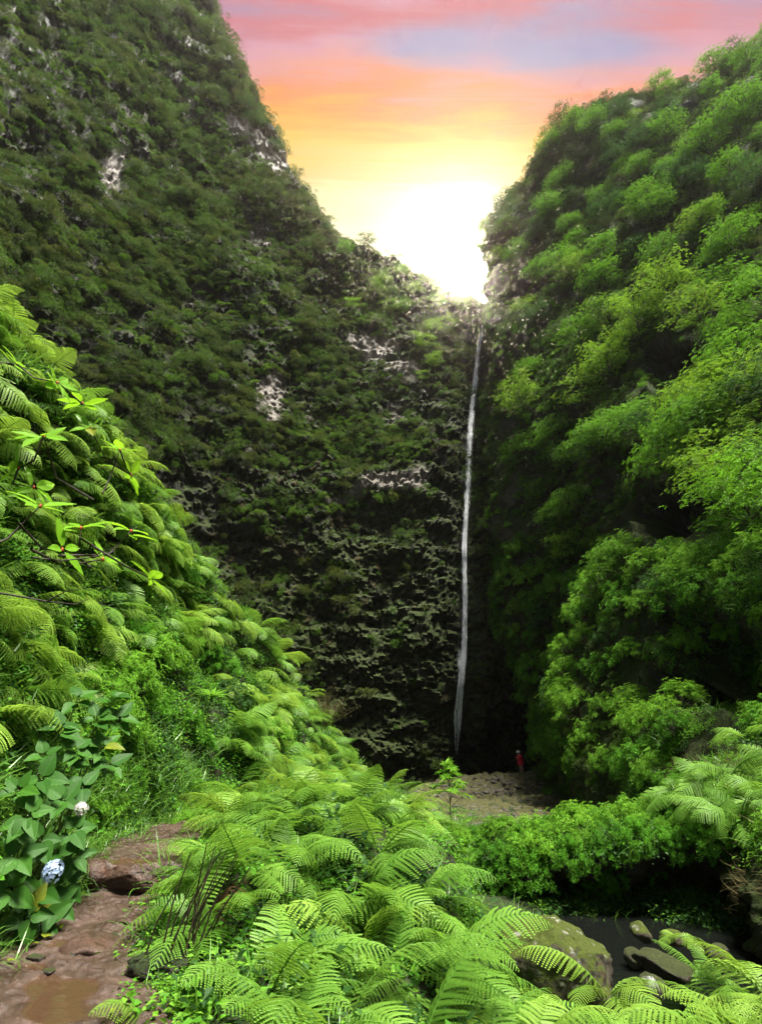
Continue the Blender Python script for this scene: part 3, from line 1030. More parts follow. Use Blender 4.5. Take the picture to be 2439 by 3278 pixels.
def tuft_mesh(k, mat, n=60, length=0.5, width=0.012, droop=1.3, spread=0.12):
    """grass tuft: blades that rise and bend over"""
    rng = np.random.default_rng(500 + k)
    mb = MB()
    for i in range(n):
        az = rng.random() * 6.28
        L = length * rng.uniform(0.55, 1.15)
        lean0 = rng.uniform(0.05, 0.5)
        dr = droop * rng.uniform(0.5, 1.3)
        o = np.array([rng.normal(0, spread), rng.normal(0, spread), 0])
        h = np.array([math.cos(az), math.sin(az), 0])
        s = np.array([-math.sin(az), math.cos(az), 0]) * width * rng.uniform(0.7, 1.3)
        pts = [o]
        for j in range(1, 5):
            a = lean0 + dr * (j / 4) ** 1.3
            pts.append(pts[-1] + (h * math.sin(a) + np.array([0, 0, 1]) * math.cos(a)) * L / 4)
        V = []
        for j, p in enumerate(pts):
            wv = s * (1, 0.95, 0.8, 0.5, 0.05)[j] * 0.5
            V += [p - wv, p + wv]
        mb.add(V, quads=[(2 * j, 2 * j + 1, 2 * j + 3, 2 * j + 2) for j in range(4)], tint=np.clip(rng.normal(0.5, 0.2), 0, 1))
    return mb.mesh('blades', mat)


def herb_mesh(k, mat, n=160, leafL=0.05, spread=0.28, height=0.16, wid=0.7):
    """low leafy ground plant"""
    rng = np.random.default_rng(600 + k)
    mb = MB()
    p = rng.normal(0, 1, (n, 3)) * np.array([spread * 0.5, spread * 0.5, height * 0.4])
    p[:, 2] = np.abs(p[:, 2]) + 0.01
    D = unit(rng.normal(0, 1, (n, 3)) * np.array([1, 1, 0.4]) + np.array([0, 0, 0.3]))
    U = unit(rng.normal(0, 0.35, (n, 3)) + np.array([0, 0, 1.0]))
    Lc = leafL * rng.uniform(0.6, 1.3, n)
    leaves(mb, p, D, U, Lc, Lc * wid, np.clip(0.4 + p[:, 2] / height * 0.25 + rng.normal(0, 0.15, n), 0, 1))
    return mb.mesh('leaves', mat)


SHRUBS = [shrub_meshes(0, M_SHRUB), shrub_meshes(1, M_SHRUB2, 0.11, 8, 46), shrub_meshes(2, M_SHRUB, 0.14, 7, 36, 0.8, 0.26, 0.25),
          shrub_meshes(3, M_SHRUB2, 0.13, 9, 40, 0.7, 0.2), shrub_meshes(4, M_TREE3, 0.12, 7, 46, 0.8, 0.3)]
TREES = [tree_meshes(0, M_TREE), tree_meshes(1, M_TREE2, 4.6, 2.4, 6, 0.19, 0.5), tree_meshes(2, M_TREE, 5.6, 2.7, 7, 0.20, 0.15),
         tree_meshes(3, M_TREE2, 4.2, 2.7, 5, 0.18, -0.3), tree_meshes(4, M_TREE3, 4.8, 2.4, 6, 0.18, 0.4)]
BUSHES = [bush_mesh(0, M_BUSH), bush_mesh(1, M_BUSH2), bush_mesh(2, M_BUSH3), bush_mesh(3, M_BUSH, 1000, 0.10, 1.1, 8), bush_mesh(4, M_BUSH3, 900, 0.12, 0.6, 6, 0.3), bush_mesh(5, M_BUSH2, 700, 0.13, 0.7, 5)]
BUSHES.append(bush_mesh(6, M_BUSH4, 900, 0.12, 0.55, 7, 0.2))
CLUMPS = [bush_mesh(10, M_BUSH2, 320, 0.16, 0.5, 5, 0.5, 0.1), bush_mesh(11, M_BUSH3, 320, 0.17, 0.45, 5, 0.7, 0.0), bush_mesh(12, M_BUSH, 340, 0.15, 0.7, 5, 0.3, 0.3),
          tuft_mesh(20, M_DRY, 70, 1.1, 0.05, 2.2, 0.35), tuft_mesh(21, M_BUSH3, 80, 1.0, 0.06, 2.4, 0.4)]
HERBS = [herb_mesh(0, M_SHRUB), herb_mesh(1, M_SHRUB2, 180, 0.04), herb_mesh(2, M_TREE3, 150, 0.06, 0.3, 0.2), tuft_mesh(30, M_GRASS, 45, 0.42, 0.011), tuft_mesh(31, M_GRASS, 45, 0.30, 0.009, 1.6)]

# ---------------------------------------------------------------- labels that single things out
ORD = ['nearest', 'second', 'third', 'fourth', 'fifth', 'sixth', 'seventh', 'eighth', 'ninth', 'tenth', 'eleventh', 'twelfth', 'thirteenth', 'fourteenth', 'fifteenth', 'sixteenth', 'seventeenth', 'eighteenth']
PENDING = {}


def want_label(o, pos, head, anchors, group, cat):
    """remember a thing; label_all() later words its place by the landmark nearest to it in view"""
    tag(o, None, cat, group)
    PENDING.setdefault(group, []).append((o, np.array(pos, float), head, anchors))


def label_all():
    cells = {}
    for group, items in PENDING.items():
        for o, p, head, anchors in items:
            x, y, d = project(p)
            x, y = float(x[0]), float(y[0])
            a = min(anchors, key=lambda q: (q[0] - x) ** 2 + (q[1] - y) ** 2)
            dx, dy = x - a[0], y - a[1]
            rel = ('right of' if dx > 0 else 'left of') if abs(dx) > abs(dy) else ('below' if dy > 0 else 'above')
            cells.setdefault((a[2], rel, head), []).append((dx * dx + dy * dy, o))
    for (nm, rel, head), lst in cells.items():
        lst.sort(key=lambda q: q[0])
        for i, (_, o) in enumerate(lst):
            if len(lst) == 1:
                o['label'] = f'{head} {rel} {nm}'
            elif i == 0:
                o['label'] = f'{head} {rel} {nm}, nearest to it'
            else:
                o['label'] = f'{head} {rel} {nm}, {ORD[min(i, 17)]} nearest to it'


A_LEFT = [(60, 120, 'top left corner'), (330, 160, 'upper left cliff shoulder'), (700, 200, 'steep left skyline'), (600, 330, 'small grey scar under left skyline'), (355, 560, 'tall pale scar on left cliff'),
          (860, 480, 'bare brown gully by left skyline'), (80, 600, 'left edge of photo'), (1010, 680, 'lower left skyline'), (620, 930, 'dark rock chute on left cliff'), (870, 1270, 'pale vertical scar over fern slope'),
          (200, 950, 'top of fern slope'), (480, 1250, 'dark cliff behind fern crest'), (1190, 1110, 'pale ledge near waterfall top'), (1330, 900, 'notch with the sun'), (1250, 1535, 'smooth grey brow beside waterfall'),
          (1000, 1500, 'grassy ledges on back wall'), (1050, 1850, 'wet dark rock of back wall'), (900, 2150, 'foot of back wall')]
A_RIGHT = [(1600, 760, 'left edge of right cliff'), (1720, 560, 'rounded right skyline'), (1900, 400, 'right skyline hump'), (2200, 300, 'right skyline dip'), (2400, 150, 'top right corner'), (1700, 1000, 'cliff beside the sun'),
           (2050, 800, 'upper right slope'), (2380, 700, 'right edge high up'), (1850, 1100, 'big bright tree on right cliff'), (2150, 1150, 'dark hollow on right cliff'), (2330, 1350, 'bright leaning tree at right edge'),
           (1650, 1400, 'waterfall upper right side'), (1900, 1450, 'middle of right cliff'), (2100, 1700, 'black shaded recess'), (2380, 1650, 'right edge halfway up'), (1680, 1900, 'mossy wall right of waterfall'),
           (1880, 1950, 'buttress above the cave'), (2200, 1950, 'terrace of leafy bushes'), (1830, 2250, 'cave mouth buttress'), (1720, 2450, 'person in red'), (2000, 2400, 'leafy slope right of person'), (2330, 2420, 'big ferns at right edge'),
           (1560, 2680, 'rubble mound'), (1800, 2700, 'overhang above dark pool'), (2050, 2650, 'bank right of dark pool'), (2100, 2850, 'dark pool'), (2380, 2800, 'right bank grass'), (2350, 3050, 'stream stones')]
A_NEAR = [(60, 1100, 'fern crest top left'), (300, 1330, 'oval leafed branch'), (560, 1640, 'middle of fern crest'), (120, 1650, 'left edge of fern slope'), (360, 1850, 'bare dark twigs'), (800, 1950, 'lower fern crest'), (100, 2050, 'shaded ferns at left edge'),
          (450, 2150, 'bright narrow leafed shrub'), (640, 2230, 'bright rosette plant'), (1000, 2250, 'dry twiggy bush'), (220, 2450, 'hydrangea'), (560, 2600, 'upper end of path'), (420, 2830, 'stone step on path'), (900, 2500, 'top of fern bank'),
          (1250, 2550, 'fern bank by waterfall foot'), (1430, 2750, 'thin sapling'), (750, 2850, 'fern bank beside step'), (1050, 2800, 'middle of fern bank'), (600, 3050, 'dark fern stalks'), (1300, 3000, 'dark gap in fern bank'), (500, 3230, 'path bottom right corner'),
          (900, 3200, 'bottom edge of photo'), (1300, 3230, 'bottom middle ferns'), (1560, 3050, 'pool edge'), (1800, 3100, 'mossy boulder'), (2150, 3200, 'stream at bottom right'), (2380, 3150, 'bottom right corner')]


# ---------------------------------------------------------------- ferns: each plant an object, each frond a part
def fern(P, up, yaw, size, n, rng, yellow=False, down=None, arc=6.28, first_head=None, name='fern', tilt=0.0):
    Rm = frame_from(up, yaw)
    o = obj(name, None, None, tuple(P), Rm.to_euler())
    prot = FRONDS_Y if yellow else FRONDS
    if down is not None:
        loc = Rm.transposed() @ Vector(down)
        mid = math.atan2(loc.y, loc.x) - math.pi / 2
    else:
        mid = 0.0
    for i in range(n):
        az = mid + (((i + rng.uniform(0.15, 0.85)) / n) - 0.5) * arc
        s = size * rng.uniform(0.72, 1.12) * (1.0 if abs(az - mid) < 1.6 else 0.75)
        f = obj('frond', prot[int(rng.integers(len(prot)))], o, (0, 0, 0), (rng.normal(tilt, 0.22), rng.normal(0, 0.3), az), s)
    if rng.random() < 0.35:
        dd = obj('dead_frond', DEAD[int(rng.integers(2))], o, (0, 0, 0), (rng.normal(-0.2, 0.2), rng.normal(0, 0.4), mid + rng.normal(0, 1.2)), size * rng.uniform(0.6, 0.85))
        dd['label'] = 'withered brown frond'
    return o


def near_size(p, base):
    return base


rf = np.random.default_rng(42)
GN = GR.N
xg, yg, dg = project(GR.P)
xg, yg = xg.reshape(GR.P.shape[:2]), yg.reshape(GR.P.shape[:2])
GX, GY, GZ = GR.P[..., 0], GR.P[..., 1], GR.P[..., 2]
pathX = np.interp(GY, [0, 4.5, 7, 8.6, 10, 12], [-1.95, -2.3, -3.1, -3.15, -3.0, -2.6])
path_half = np.interp(GY, [0, 4.5, 7, 10, 12.5, 13.5], [0.95, 0.85, 0.62, 0.6, 0.5, 0.0])
path_d = np.abs(GX - pathX) - path_half
slope_zone = (GX < pathX - path_half - 0.25) | ((GY > 12) & (GX < 0))
bank_zone = (GX > pathX + path_half + 0.22) & (GZ > -2.75) & (GX < 2.6)


def fern_zone(weight, count, dist, size, nf, arc, yfrac, group, upmix, front=True):
    P, N = GR.sample(count * 30, rf, weight=weight.astype(float), margin=120, front=front)
    k = thin(P, dist)[:count]
    made = 0
    for i in k:
        p, nrm = P[i], N[i]
        fx, fy, _ = project(p + np.array([0, 0, 0.55]))
        if fx[0] > np.interp(fy[0], [2400, 2500, 2700, 2850, 3000, 3100], [1150, 1300, 1370, 1440, 1560, 1650]):
            continue
        up = Vector(nrm) * upmix + Vector((0, 0, 1 - upmix))
        down = Vector((nrm[0], nrm[1], -0.2))
        down = down + Vector((0.25, -0.25, 0))
        s = size * rf.uniform(0.8, 1.2)
        yl = rf.random() < yfrac
        o = fern(p - nrm * 0.04, up, rf.random() * 6.28, s, int(rf.integers(nf[0], nf[1] + 1)), rf, yl, down, arc)
        head = ('pale yellow-green fern' if yl else 'mid green fern')
        want_label(o, p + np.array([0, 0, 0.45 * s]), head, A_NEAR, group, 'fern')
        made += 1
    return made


z1 = slope_zone & (GY > 2.5) & (GY < 27) & (GZ > -1.2)
bare = ((xg > 230) & (xg < 720) & (yg > 2050) & (yg < 2760)) | ((xg > 90) & (xg < 520) & (yg > 2230) & (yg < 2800)) | ((xg < 300) & (yg > 2330)) | ((xg > 560) & (xg < 700) & (yg > 1800) & (yg < 1900))
n1 = fern_zone(z1 & ~bare & (GY < 15), 125, 0.66, 1.12, (8, 11), 4.6, 0.6, 'ferns on the left slope', 0.5)
n1 += fern_zone(z1 & ~bare & (GY >= 15), 48, 0.85, 1.15, (8, 10), 4.8, 0.6, 'ferns on the left slope', 0.55)
z2 = bank_zone & (GY > 2.6) & (GY < 14) & ~((GY < 5.6) & (GX < -0.85)) & ~((GY < 9) & (path_d < 0.55))
n2 = fern_zone(z2, 118, 0.52, 1.02, (10, 13), 5.4, 0.28, 'ferns on the bank below the path', 0.35)

# ---------------------------------------------------------------- right cliff: trees, shrubs, undergrowth
rt = np.random.default_rng(77)
TREE_HEAD = ['mid green layered tree', 'yellow-green leaning tree', 'tall mid green tree', 'yellow-green spreading tree', 'dark green tree']


def tree_at(p, nrm, size, kind, group, anchors, yaw=None):
    up = Vector(nrm) * 0.45 + Vector((0, 0, 0.75))
    o = obj('tree', None, None, tuple(np.asarray(p) - np.asarray(nrm) * 0.15), frame_from(up, rt.random() * 6.28 if yaw is None else yaw).to_euler(), size)
    obj('trunk', TREES[kind][0], o)
    obj('crown', TREES[kind][1], o)
    top = np.asarray(p) + np.array(up.normalized()) * 3.0 * size
    want_label(o, top, TREE_HEAD[kind], anchors, group, 'tree')
    return o


SHRUB_HEAD = ['green whorled shrub', 'bright green whorled shrub', 'drooping green shrub', 'bright narrow leafed shrub', 'dark glossy shrub']


def shrub_at(p, nrm, size, kind, group, anchors, lean=0.5, head=None):
    up = Vector(nrm) * lean + Vector((0, 0, 1 - lean * 0.6))
    o = obj('shrub', None, None, tuple(np.asarray(p) - np.asarray(nrm) * 0.05), frame_from(up, rt.random() * 6.28).to_euler(), size)
    obj('stems', SHRUBS[kind][0], o)
    obj('foliage', SHRUBS[kind][1], o)
    want_label(o, np.asarray(p) + np.array(up.normalized()) * 0.6 * size, head or SHRUB_HEAD[kind], anchors, group, 'shrub')
    return o


# trees that stand out in the photograph: pixel of the trunk's foot, size, kind
BIG = [(1960, 1250, 1.05, 1), (1880, 1330, 0.95, 3), (2060, 1120, 1.05, 1), (1960, 1080, 0.9, 3), (2170, 1000, 1.0, 1), (2250, 1080, 0.85, 3), (1950, 960, 0.9, 0),
       (2330, 1330, 0.85, 3), (2420, 1400, 0.9, 1), (2300, 1480, 0.8, 0), (2400, 1560, 0.8, 3), (2330, 1660, 0.75, 1), (2420, 1250, 0.8, 0), (2440, 1730, 0.7, 0),
       (1850, 1530, 0.7, 0), (1960, 1490, 0.8, 2), (2060, 1450, 0.8, 0), (1780, 1450, 0.7, 2), (1860, 1680, 0.6, 2), (1750, 1620, 0.6, 0),
       (1680, 850, 0.8, 0), (1760, 720, 0.85, 0), (1850, 620, 0.9, 2), (1980, 560, 0.95, 4), (2090, 470, 0.9, 4), (1680, 1010, 0.55, 3), (1720, 1060, 0.7, 4), (1800, 900, 0.85, 0),
       (2080, 700, 0.9, 0), (2190, 620, 0.85, 4), (2290, 520, 0.95, 2), (2390, 420, 1.0, 0), (2250, 780, 0.8, 1), (2370, 850, 0.85, 0), (2430, 650, 0.9, 4), (2150, 870, 0.8, 0),
       (2120, 1940, 0.35, 4), (2200, 1920, 0.32, 2), (1990, 1860, 0.5, 0), (1680, 1190, 0.4, 3), (1690, 1300, 0.4, 0), (1640, 760, 0.7, 0), (1910, 450, 0.8, 2), (2000, 400, 0.8, 4)]
for (px, py, s, k) in BIG:
    p, nrm = RW.hit(px, py)
    if p is not None:
        tree_at(p, nrm, s * 0.98, k, 'trees on the right cliff', A_RIGHT)

xr, yr, dr_ = project(RW.P)
xr, yr = xr.reshape(RW.P.shape[:2]), yr.reshape(RW.P.shape[:2])
bare_r = px_mask(RW.P, [(2160, 1180, 110, 90, 0.3, 1.0), (2330, 1150, 130, 60, -0.4, 0.9), (2090, 1640, 90, 90, 0.5, 1.0), (2200, 1620, 60, 120, 0.6, 0.8), (2250, 2080, 170, 130, 0.2, 1.0), (2100, 2160, 90, 70, 0.3, 0.9),
                        (1640, 1380, 35, 110, 0.1, 0.7), (1690, 950, 45, 60, 0.1, 0.7), (1600, 1650, 60, 160, 0.1, 0.6), (1900, 1820, 40, 60, 0.2, 0.7), (2000, 2080, 60, 40, 0, 0.6), (1720, 1060, 70, 50, 0, 0.6),
                        (1850, 2830, 330, 130, 0.1, 1.0), (2000, 2960, 400, 150, 0.0, 1.0), (2380, 2560, 140, 60, 0.1, 0.7), (2290, 2120, 260, 170, 0.1, 1.0), (2310, 2440, 210, 140, 0.0, 1.0), (2330, 2690, 150, 70, 0.0, 0.8)])
# feet of trees keep clear of the ground just below each dark hollow, so that crowns do not close it
below = px_mask(RW.P, [(2150, 1260, 130, 150, 0.3, 1.0), (2330, 1190, 140, 90, -0.4, 1.0), (2090, 1720, 110, 150, 0.5, 1.0), (2210, 1690, 80, 150, 0.6, 1.0), (2270, 2170, 230, 190, 0.2, 1.0), (2110, 2230, 110, 110, 0.3, 1.0)])
up_zone = (yr < 1850) & (yr > -250) & (below < 0.4)
P, N = RW.sample(4000, rt, weight=up_zone * np.clip(1 - bare_r * 1.3, 0, 1), margin=260)
k = thin(P, 3.2)[:120]
for i in k:
    tx, ty, _ = project(P[i])
    if tx[0] < 1690 and 930 < ty[0] < 2300:
        continue
    high = ty[0] < 850
    tree_at(P[i], N[i], rt.uniform(0.45, 0.8) if high else rt.uniform(0.5, 0.95), int(rt.choice(5, p=[0.26, 0.06, 0.24, 0.04, 0.40] if high else [0.28, 0.22, 0.18, 0.16, 0.16])), 'trees on the right cliff', A_RIGHT)

# leafy shrubs of the lower right slope
low_zone = (yr >= 1780) & (yr < 2760) & (RW.P[..., 2] > -1.4)
P, N = RW.sample(9000, rt, weight=low_zone * np.clip(1 - bare_r * 1.25, 0, 1) * (below < 0.5), margin=150)
dist = np.linalg.norm(P, axis=1)
k = thin(P, np.clip(dist * 0.052, 0.5, 2.2))[:190]
for i in k:
    s = np.clip(dist[i] * 0.044, 0.55, 1.9) * rt.uniform(0.75, 1.2)
    shrub_at(P[i], N[i], s, int(rt.choice(5, p=[0.3, 0.3, 0.16, 0.14, 0.10])), 'shrubs on the lower right slope', A_RIGHT, 0.6)

# big ferns at the right edge and by the stream
for (px, py, Y, s, n) in [(2280, 2420, 12.2, 1.35, 9), (2430, 2370, 12.0, 1.4, 9), (2190, 2440, 12.6, 1.2, 8), (2390, 2500, 11.2, 1.3, 9), (2120, 2480, 13.0, 1.0, 8), (2330, 2320, 13.0, 1.1, 8), (2470, 2560, 10.5, 1.2, 8), (2230, 2540, 11.6, 1.1, 8), (2310, 2570, 11.0, 1.0, 8)]:
    p = at(px, py, Y) - Vector((-0.35, -0.1, 0.25 * s))
    o = fern(np.array(p), Vector((-0.45, -0.25, 0.8)), rt.random() * 6, s, n, rt, False, Vector((-0.8, -0.6, -0.1)), 4.4)
    want_label(o, np.array(p) + np.array([0, 0, 0.4 * s]), 'large green fern', A_RIGHT, 'ferns on the right bank', 'fern')
for (px, py, s, n) in [(1900, 2330, 0.9, 7), (1980, 2560, 0.8, 7), (2100, 2380, 0.8, 7)]:
    p, nrm = RW.hit(px, py)
    if p is not None:
        o = fern(np.array(p), Vector(nrm) * 0.6 + Vector((0, 0, 0.5)), rt.random() * 6, s, n, rt, False, Vector((-0.8, -0.6, -0.1)), 4.2)
        want_label(o, np.array(p) + np.array([0, 0, 0.4 * s]), 'large green fern', A_RIGHT, 'ferns on the right bank', 'fern')


def scatter_on(sheet, name, count, weight, protos, probs, smin, smax, label, cat, upmix=0.6, dscale=0.0, seed=1, dist=None, margin=220):
    r = np.random.default_rng(seed)
    P, N = sheet.sample(count, r, weight=weight, margin=margin)
    if dist is not None:
        kk = thin(P, dist)
        P, N = P[kk], N[kk]
    rots, scl = [], []
    d = np.linalg.norm(P, axis=1)
    for i in range(len(P)):
        up = Vector(N[i]) * upmix + Vector((0, 0, 1 - upmix * 0.6))
        rots.append(frame_from(up, r.random() * 6.28).to_euler())
        scl.append(r.uniform(smin, smax) * (1 if not dscale else min(1.0, max(0.22, d[i] / dscale))))
    I = r.choice(len(protos), size=len(P), p=probs)
    return scatter(name, P - N * 0.05, np.array(rots), np.array(scl), I, protos, label, cat)


w_r = np.clip(1 - bare_r * 0.93, 0.0, 1) * (yr < 2800) * np.clip(1.1 - below, 0.05, 1)
scatter_on(RW, 'undergrowth', 2300, w_r * (RW.P[..., 1] > 24) * (yr < 820), [BUSHES[0], BUSHES[3], BUSHES[1], BUSHES[2]], [0.38, 0.26, 0.20, 0.16], 0.40, 1.0,
           'dark scrub between the trees high on the right cliff', 'undergrowth', 0.65, 0, 23)
scatter_on(RW, 'undergrowth', 4400, w_r * (RW.P[..., 1] > 24) * (yr >= 820), [BUSHES[2], BUSHES[0], BUSHES[4], TREES[0][1], SHRUBS[0][1], SHRUBS[1][1]], [0.28, 0.20, 0.24, 0.0, 0.14, 0.14], 0.32, 0.85,
           'mixed green undergrowth covering the right cliff between its trees', 'undergrowth', 0.65, 45, 3)
scatter_on(RW, 'undergrowth', 3600, w_r * (RW.P[..., 1] <= 24) * (RW.P[..., 2] > -1.6), [HERBS[0], HERBS[1], HERBS[2], HERBS[3]], [0.30, 0.26, 0.28, 0.16], 0.8, 1.7,
           'low leafy undergrowth on the near right bank', 'undergrowth', 0.65, 0, 4)

# ---------------------------------------------------------------- left and back cliff: bushes and moss
xl, yl, dl = project(LB.P)
xl, yl = xl.reshape(LB.P.shape[:2]), yl.reshape(LB.P.shape[:2])
rock_l = px_mask(LB.P, [(1420, 1900, 110, 600, 0.05, 0.95), (1250, 2150, 220, 330, 0.0, 0.9), (1150, 1750, 180, 100, 0.1, 0.75), (1250, 1560, 150, 70, -0.1, 0.9), (620, 960, 60, 90, 0.1, 0.7), (640, 1330, 190, 90, 0.5, 0.6),
                        (330, 1050, 160, 90, 0.3, 0.6), (1340, 1300, 60, 200, 0.1, 0.6), (1600, 2350, 160, 150, 0, 1.0), (1000, 1640, 120, 40, 0, 0.6), (700, 1650, 150, 120, 0.5, 0.5)])
scar_w = np.clip(1 - scarL * 1.2, 0, 1)
patch = fbm(LB.P * 0.11, 3, 91)
left_w = scar_w * np.clip(1 - rock_l, 0.02, 1) * np.clip(0.55 + patch * 1.9, 0.10, 1.0)
steep_left = np.clip((1150 - xl) / 300, 0, 1) * (yl < 1500)
P, N = LB.sample(7000, rt, weight=left_w * (0.25 + steep_left), margin=200)
k = thin(P, 2.3)[:260]
BUSH_HEAD = ['dark heath bush', 'olive heath bush', 'green leafy bush', 'tall dark heath bush', 'flat green bush', 'sparse olive bush']
for i in k:
    px, py, _ = project(P[i])
    back = px[0] > 1050
    kind = int(rt.choice(6, p=[0.24, 0.20, 0.18, 0.18, 0.10, 0.10])) if not back else int(rt.choice(6, p=[0.1, 0.22, 0.28, 0.05, 0.25, 0.10]))
    s = rt.uniform(0.7, 1.75) * (0.7 if back and py[0] > 1250 else 1.0)
    up = Vector(N[i]) * 0.5 + Vector((0, 0, 0.7))
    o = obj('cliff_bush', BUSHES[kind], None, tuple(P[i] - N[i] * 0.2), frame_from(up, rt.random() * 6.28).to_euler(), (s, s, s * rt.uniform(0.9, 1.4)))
    want_label(o, P[i] + np.array([0, 0, 0.6 * s]), BUSH_HEAD[kind], A_LEFT, 'bushes on the left and back cliff', 'bush')
for (px, py, s, kk) in [(1190, 960, 0.8, 3), (1240, 930, 0.75, 1), (1330, 960, 0.7, 3), (1400, 1000, 0.7, 0), (1390, 1080, 0.75, 1), (1350, 1130, 0.8, 3), (1430, 1060, 0.7, 1), (1470, 1010, 0.7, 0), (1390, 1190, 0.7, 1), (1360, 1230, 0.55, 3),
                        (1300, 1020, 0.75, 0), (1250, 1010, 0.7, 3), (1160, 890, 0.8, 0), (1100, 830, 0.7, 0), (1180, 800, 0.7, 4), (1290, 900, 0.7, 0), (1400, 950, 0.6, 0), (1500, 985, 0.6, 1), (1130, 1000, 0.6, 3), (1050, 760, 0.6, 4), (940, 590, 0.7, 4), (870, 490, 0.6, 4), (820, 420, 0.75, 4), (780, 370, 0.8, 4)]:
    p, nrm = LB.hit(px, py)
    if p is not None:
        tree_at(p, nrm, s * 0.8, kk, 'trees on the left and back cliff', A_LEFT)
scatter_on(LB, 'cliff_scrub', 7000, left_w * (0.3 + steep_left), BUSHES[:6], [0.26, 0.22, 0.16, 0.14, 0.12, 0.10], 0.32, 1.25, 'dense dark scrub of small bushes on the left cliff', 'scrub', 0.5, 0, 5)
bright_l = px_mask(LB.P, [(820, 610, 190, 50, 0.75, 1.0), (640, 470, 140, 50, 0.7, 0.9), (560, 860, 190, 60, 0.45, 0.8), (640, 700, 120, 40, 0.9, 0.7), (1180, 1040, 60, 60, 0.3, 0.9), (1290, 930, 120, 50, 0.3, 0.8), (1150, 1420, 250, 90, 0.0, 0.6), (1000, 1620, 250, 40, -0.1, 0.6), (250, 250, 120, 90, 0.5, 0.6), (1570, 1350, 30, 250, 0.05, 0.9)])
scatter_on(LB, 'slope_grass', 3400, np.maximum(bright_l, 0.35 * np.clip(-patch * 2.5, 0, 1) * steep_left) * scar_w, [BUSHES[6], BUSHES[2], CLUMPS[1]], [0.55, 0.25, 0.20], 0.30, 0.75, 'bright green grass and low plants on the sunlit parts of the left and back cliff', 'grass', 0.6, 0, 15)
w_back = scar_w * np.clip(1 - rock_l * 0.86, 0.06, 1) * np.clip((xl - 600) / 400, 0.10, 1)
scatter_on(LB, 'cliff_moss', 11000, w_back, CLUMPS, [0.34, 0.26, 0.14, 0.13, 0.13], 0.20, 0.62, 'mossy tufts and hanging grass on the ledges of the back wall', 'moss', 0.75, 0, 6)
# low plants under the ferns
w_g = ((path_d > 0.12) & (GY < 30) & (GZ > -2.9)).astype(float) * np.where(bank_zone & (GY < 13), 0.22, 1.0)
scatter_on(GR, 'ground_cover', 5200, w_g * np.clip(14 / np.maximum(GY, 3), 0, 3), HERBS, [0.28, 0.22, 0.26, 0.12, 0.12], 0.7, 1.6, 'low green herbs filling the ground between the ferns', 'ground cover', 0.5, 0, 7)

# ---------------------------------------------------------------- path of wet red earth
def mud_mat():
    m, t = new_mat('wet_red_mud')
    geo = t.n('ShaderNodeNewGeometry')
    pos = geo.outputs['Position']
    a = t.noise(pos, 2.0, 5, 0.6)
    b = t.noise(pos, 14.0, 6, 0.7)
    f = t.noise(pos, 60.0, 3, 0.7)
    pud = t.n('ShaderNodeAttribute', attribute_name='puddle').outputs['Fac']
    c = t.ramp(t.math('ADD', t.math('MULTIPLY', a, 0.5), t.math('MULTIPLY', b, 0.5)), [(0.30, (0.016, 0.010, 0.007)), (0.5, (0.050, 0.030, 0.021)), (0.72, (0.125, 0.080, 0.060))])
    grit = t.smooth(f, 0.62, 0.72)
    c = t.mix(t.math('MULTIPLY', grit, 0.55), c, (0.20, 0.15, 0.125))
    c = t.mix(t.math('MULTIPLY', pud, 0.85), c, (0.062, 0.033, 0.018))
    bump = t.n('ShaderNodeBump')
    bump.inputs['Distance'].default_value = 0.02
    t.link(t.math('SUBTRACT', 1.0, t.math('MULTIPLY', pud, 0.97)), bump.inputs['Strength'])
    t.link(t.math('ADD', b, t.math('MULTIPLY', f, 0.35)), bump.inputs['Height'])
    ro = t.mix(pud, t.ramp(a, [(0.35, (0.22,) * 3), (0.65, (0.55,) * 3)]), (0.05, 0.05, 0.05))
    finish_mat(t, principled(t, c, ro, 0.5, bump.outputs[0]))
    return m


M_MUD = mud_mat()
ys = np.linspace(3.0, 10.3, 420)
us = np.linspace(-1, 1, 100)
YY, UU = np.meshgrid(ys, us, indexing='ij')
half = np.interp(YY, [3, 4.5, 7, 10, 12], [1.25, 1.12, 0.86, 0.82, 0.7])
wander = vnoise(np.stack([YY * 1.3, YY * 0, YY * 0], -1), 61) * 0.08
XX = path_x(YY) + UU * half + wander
ZZ = path_z(YY)
Pp = np.stack([XX, YY, ZZ], -1)
ZZ = ZZ + fbm(Pp * 1.6, 3, 62) * 0.05 + fbm(Pp * 6, 3, 63) * 0.035 + (ridged(Pp * 14, 2, 64) - 0.7) * 0.035
ZZ = ZZ + np.clip(np.abs(UU) - 0.72, 0, 1) ** 1.3 * 0.35 * (UU < 0) - np.clip(UU - 0.8, 0, 1) * 0.35
xp, yp, _ = project(np.stack([XX, YY, ZZ], -1))
xp, yp = xp.reshape(YY.shape), yp.reshape(YY.shape)
wob = fbm(Pp * 2.2, 4, 66) * 1.6
pud = np.zeros(YY.shape)
for (bx, by, rx, ry) in [(215, 3190, 125, 85), (190, 3020, 60, 14), (440, 2755, 75, 10), (120, 3090, 40, 10)]:
    rr = ((xp - bx) / rx) ** 2 + ((yp - by) / ry) ** 2 + wob
    pud = np.maximum(pud, np.clip((1.0 - rr) / 0.3, 0, 1))
ZZ = ZZ * (1 - pud * 0.9) + (path_z(YY) - 0.022) * pud * 0.9
me = mesh_np('path', np.stack([XX, YY, ZZ], -1).reshape(-1, 3), grid_faces(420, 100, True), None, M_MUD, True, {'puddle': pud.ravel()})
if me.polygons[0].normal.z < 0:
    me.flip_normals()
path_o = tag(obj('path', me), kind='structure')
